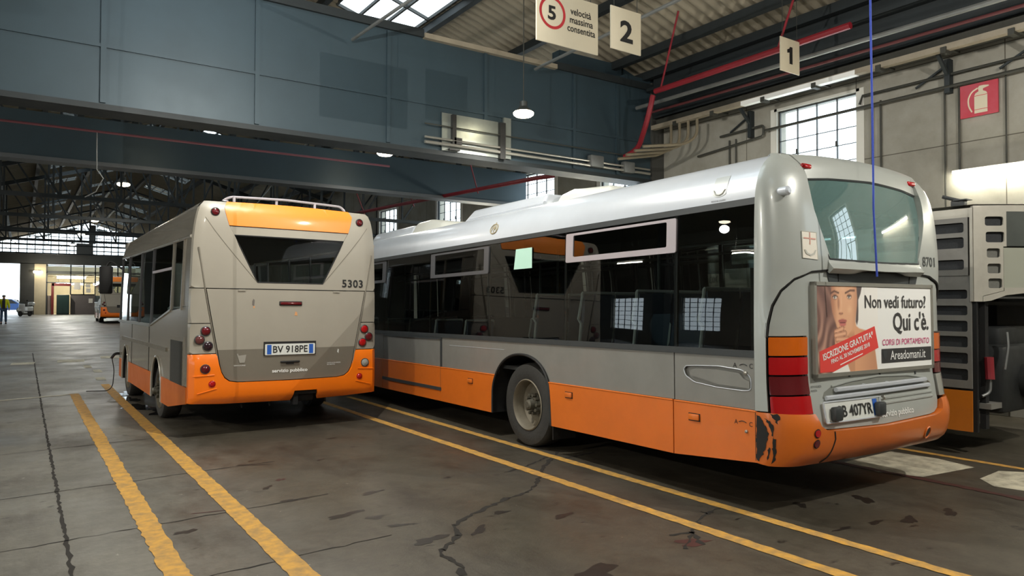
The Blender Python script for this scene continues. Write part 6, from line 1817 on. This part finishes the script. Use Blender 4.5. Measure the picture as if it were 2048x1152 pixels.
# plug cable at the front of the small bus
cb = tag(empty('plug_cable', (1.60, 15.15, .69)), 'dark plug and thin cable hanging from the front of the small bus to the floor', 'cable')
mb = MB(); mb.tube(bend([(.0, .0, .0), (-.16, -.05, .01), (-.22, -.06, -.08)], .05), .025, 8); mb.build('plug', m_black, cb)
fz = floor_z(15.2)
mb = MB(); mb.tube(bend([(-.21, -.06, -.06), (-.17, -.06, -.3), (-.19, -.05, fz - .60), (-.26, -.02, fz - .685), (-.6, .1, fz - .685)], .08), .008, 6); mb.build('cable', m_black, cb)

# person in a yellow jacket
def skin(name, V, E, Rr, m, parent=None, sub=1):
    me = bpy.data.meshes.new(name); me.from_pydata([tuple(v) for v in V], E, []); me.update()
    o = bpy.data.objects.new(name, me); col.objects.link(o)
    md = o.modifiers.new('skin', 'SKIN'); md.use_smooth_shade = True
    for i, r in enumerate(Rr):
        me.skin_vertices[0].data[i].radius = (r, r) if not isinstance(r, tuple) else r
    me.skin_vertices[0].data[0].use_root = True
    if sub:
        s = o.modifiers.new('sub', 'SUBSURF'); s.levels = sub; s.render_levels = sub
    dg = bpy.context.evaluated_depsgraph_get()
    m2 = bpy.data.meshes.new_from_object(o.evaluated_get(dg)); m2.name = name
    bpy.data.objects.remove(o); bpy.data.meshes.remove(me)
    m2.materials.clear(); m2.materials.append(m)
    m2.polygons.foreach_set('use_smooth', [True] * len(m2.polygons))
    o = bpy.data.objects.new(name, m2); col.objects.link(o)
    if parent is not None: o.parent = parent
    return o
pe = tag(empty('person', (-.86, 52.0, floor_z(52.0)), 0), 'person walking away in a yellow high visibility jacket and jeans at far left', 'person')
m_skin = mat('skin', (196, 146, 118), .6)
# joints: pelvis, spine, neck, head, arms, legs (walking, right foot ahead)
V = [(0, 0, .92), (0, .0, 1.12), (0, .01, 1.34), (0, .0, 1.47), (0, .01, 1.545), (0, .015, 1.62), (0, .01, 1.70),
     (-.17, 0, 1.41), (-.24, .02, 1.14), (-.25, .10, .90), (-.25, .13, .82),
     (.17, 0, 1.41), (.24, -.02, 1.14), (.26, -.04, .90), (.26, -.04, .82),
     (-.09, 0, .88), (-.10, -.08, .50), (-.11, -.22, .12), (-.11, -.10, .045),
     (.09, 0, .88), (.10, .10, .50), (.11, .10, .10), (.11, .22, .04)]
E = [(0, 1), (1, 2), (2, 3), (3, 4), (4, 5), (5, 6), (2, 7), (7, 8), (8, 9), (9, 10), (2, 11), (11, 12), (12, 13), (13, 14), (0, 15), (15, 16), (16, 17), (17, 18), (0, 19), (19, 20), (20, 21), (21, 22)]
Rr = [(.15, .11), (.14, .10), (.16, .11), .055, (.075, .085), (.078, .095), (.055, .07), .06, .045, .032, .035, .06, .045, .032, .035, .085, .058, .04, .035, .085, .058, .04, .035]
k = len(V)
for hx, hy, s in ((-.25, .13, -1), (.26, -.04, 1)):
    h = V.index((hx, hy, .82))
    for f in range(4):
        a = len(V); V += [(hx + s * (.004), hy - .025 + .016 * f, .775), (hx - s * .006, hy - .022 + .016 * f, (.735, .725, .728, .74)[f])]
        E += [(h, a), (a, a + 1)]; Rr += [.009, .008]
    a = len(V); V += [(hx - s * .01, hy + .04, .80), (hx - s * .015, hy + .05, .765)]; E += [(h, a), (a, a + 1)]; Rr += [.010, .009]
skin('body', V, E, Rr, m_skin, pe)
m_hv = mat('high_vis_yellow', (206, 214, 20), .7, noise=(6, .15)); m_navy = mat('navy_cloth', (34, 34, 48), .8); m_jeans = mat('blue_jeans', (62, 84, 110), .85, noise=(8, .3))
jk = skin('jacket', [(0, 0, .86), (0, 0, 1.12), (0, .01, 1.34), (0, 0, 1.44), (-.17, 0, 1.41), (-.245, .02, 1.14), (-.255, .09, .92), (.17, 0, 1.41), (.245, -.02, 1.14), (.265, -.04, .92)], [(0, 1), (1, 2), (2, 3), (2, 4), (4, 5), (5, 6), (2, 7), (7, 8), (8, 9)], [(.19, .15), (.18, .14), (.19, .14), .08, .085, .07, .055, .085, .07, .055], m_hv, pe)
mb = MB(); mb.rbox((-.075, -.165, .90), (.075, -.12, 1.42), .02); mb.build('dark_back_panel', m_navy, jk)
mb = MB(); mb.lathe([(.10, 0), (.085, .07), (.07, .08)], (0, 0, 1.42), 'Z', 16); mb.build('collar', m_navy, jk)
skin('trousers', [(0, 0, .92), (-.09, 0, .86), (-.10, -.08, .50), (-.11, -.21, .11), (.09, 0, .86), (.10, .10, .50), (.11, .10, .09)], [(0, 1), (1, 2), (2, 3), (0, 4), (4, 5), (5, 6)], [(.165, .125), .10, .075, .062, .10, .075, .062], m_jeans, pe)
for x, y in ((-.11, -.20), (.11, .12)):
    mb = MB(); mb.rbox((x - .05, y - .09, 0), (x + .05, y + .19, .085), .03); mb.build('shoe', m_black, pe)
mb = MB(); mb.lathe([(.085, 0), (.098, .04), (.09, .085), (.05, .115), (0, .122)], (0, -.005, 1.60), 'Z', 16); mb.build('hair', mat('grey_hair', (96, 90, 84), .8), pe)

# white motor scooter by the door pier
sc = tag(empty('motor_scooter', (.25, 69.5, floor_z(69.5)), math.radians(150)), 'white motor scooter parked beside the bright doorway at the far end', 'scooter')
m_wp = mat('white_scooter_paint', (240, 240, 238), .3, coat=.4)
for y in (-.62, .62):
    mb = MB(); mb.lathe([(.17, -.05), (.24, -.06), (.27, -.03), (.27, .03), (.24, .06), (.17, .05)], (0, y, .27), 'X', 28); mb.lathe([(.17, -.03), (.03, -.02), (.03, .02), (.17, .03)], (0, y, .27), 'X', 20); mb.build('wheel', m_tyre, sc)
mb = MB(); mb.rbox((-.19, -.85, .42), (.19, -.05, .80), .09, seg=3); mb.rbox((-.15, -.1, .25), (.15, .42, .36), .04); mb.rbox((-.22, .36, .35), (.22, .52, 1.0), .07, seg=3); mb.rbox((-.08, .45, .42), (.08, .95, .60), .06); mb.build('body_shell', m_wp, sc)
mb = MB(); mb.rbox((-.16, -.80, .79), (.16, .0, .90), .045, seg=3); mb.build('saddle', m_black, sc)
mb = MB(); mb.tube([(0, .44, .95), (0, .38, 1.08)], .03, 8); mb.tube(bend([(-.32, .30, 1.08), (0, .40, 1.10), (.32, .30, 1.08)], .1), .018, 8); mb.build('handlebar', m_black, sc)
mb = MB(); mb.add([(-.18, .47, .98), (.18, .47, .98), (.15, .36, 1.40), (-.15, .36, 1.40)], [(0, 1, 2, 3)]); mb.build('windshield', m_glass_clear, sc, smooth=0)
mb = MB(); mb.rbox((-.2, -1.02, .86), (.2, -.66, 1.14), .08, seg=3); mb.build('top_box', m_wp, sc)
for x in (-.26, .26):
    mb = MB(); mb.tube([(x, .32, 1.09), (x * 1.3, .36, 1.24)], .008, 6); mb.lathe([(0, -.01), (.055, -.008), (.06, .01)], (x * 1.35, .36, 1.26), 'Y', 14); mb.build('mirror', m_black, sc)

# blue car outside the door
ca_ = tag(empty('parked_car', (-1.15, 84, floor_z(YE)), math.radians(78)), 'blue car parked outside in the bright light beyond the far doorway', 'car')
prof = [(-2.0, .35), (-2.02, .62), (-1.9, .82), (-1.2, .92), (-.55, 1.38), (.75, 1.40), (1.55, .98), (1.98, .9), (2.02, .55), (1.98, .3)]
m_blue = mat('blue_car_paint', (52, 78, 128), .3, coat=.5)
mb = MB(); mb.prism(prof, ((-.82, 0, 0), (0, 1, 0), (0, 0, 1), (1, 0, 0)), 0, 1.64); mb.build('car_body', m_blue, ca_, 40)
mb = MB()
for x in (-.825, .825):
    for poly in ([(-1.05, .95), (-.52, 1.31), (.05, 1.33), (.05, .95)], [(.12, .95), (.12, 1.33), (.70, 1.33), (1.38, .98)]):
        mb.add([(x, a, b) for a, b in poly], [(0, 1, 2, 3)])
mb.build('side_glass', m_black, ca_, smooth=0, fix=False)
mb = MB(); mb.add([(-.72, -1.16, .955), (.72, -1.16, .955), (.65, -.60, 1.355), (-.65, -.60, 1.355)], [(0, 1, 2, 3)]); mb.add([(-.72, 1.50, 1.02), (.72, 1.50, 1.02), (.65, .80, 1.39), (-.65, .80, 1.39)], [(3, 2, 1, 0)]); mb.build('screen_glass', m_black, ca_, smooth=0, fix=False)
for y in (-1.25, 1.28):
    for x in (-.78, .78):
        mb = MB(); mb.lathe([(.0, -.09), (.2, -.09), (.3, -.08), (.31, 0), (.3, .08), (.2, .09), (0, .09)], (x, y, .31), 'X', 24); mb.build('wheel', m_tyre, ca_)

# notices on the office glazing and a dark cabinet in front
m_paper = mat('notice_paper', (226, 220, 206), .7)
spots = [(3.85, 2.75, .5, .62, 'large pale poster leftmost on the office glazing'), (4.75, 2.95, .36, .3, 'upper of the two sheets left of the middle mullion'), (4.8, 2.48, .34, .38, 'lower of the two sheets left of the middle mullion'), (5.65, 2.9, .32, .4, 'upper of the two sheets right of the middle mullion'), (5.67, 2.45, .30, .34, 'lower of the two sheets right of the middle mullion'), (6.55, 2.85, .55, .36, 'wide pale notice near the distant bus'), (6.5, 2.38, .5, .34, 'low notice near the distant bus')]
for x, z, w_, h_, lb in spots:
    mb = MB(); mb.box((x, YE - .03, z), (x + w_, YE - .012, z + h_)); tag(mb.build('notice_sheet', m_paper, smooth=0), lb, 'notice', 'notices on the far office glazing')
mb = MB(); mb.box((5.0, YE - .03, 1.55), (5.32, YE - .012, 1.95)); tag(mb.build('notice_sheet', m_paper, smooth=0), 'single white sheet on the low grey office wall', 'notice')
cbn = tag(empty('steel_cabinet', (2.55, YE - .55, floor_z(YE - .5))), 'tall dark green cabinet standing before the office doorway', 'cabinet')
mb = MB(); mb.rbox((0, 0, 0), (.95, .5, 1.75), .03); mb.build('cabinet_body', mat('dark_green_paint', (30, 52, 46), .5), cbn)
mb = MB(); mb.box((.05, -.015, .1), (.46, .0, 1.68)); mb.box((.49, -.015, .1), (.9, 0, 1.68)); mb.build('cabinet_door', mat('dark_green_door', (36, 60, 54), .5), cbn, smooth=0)
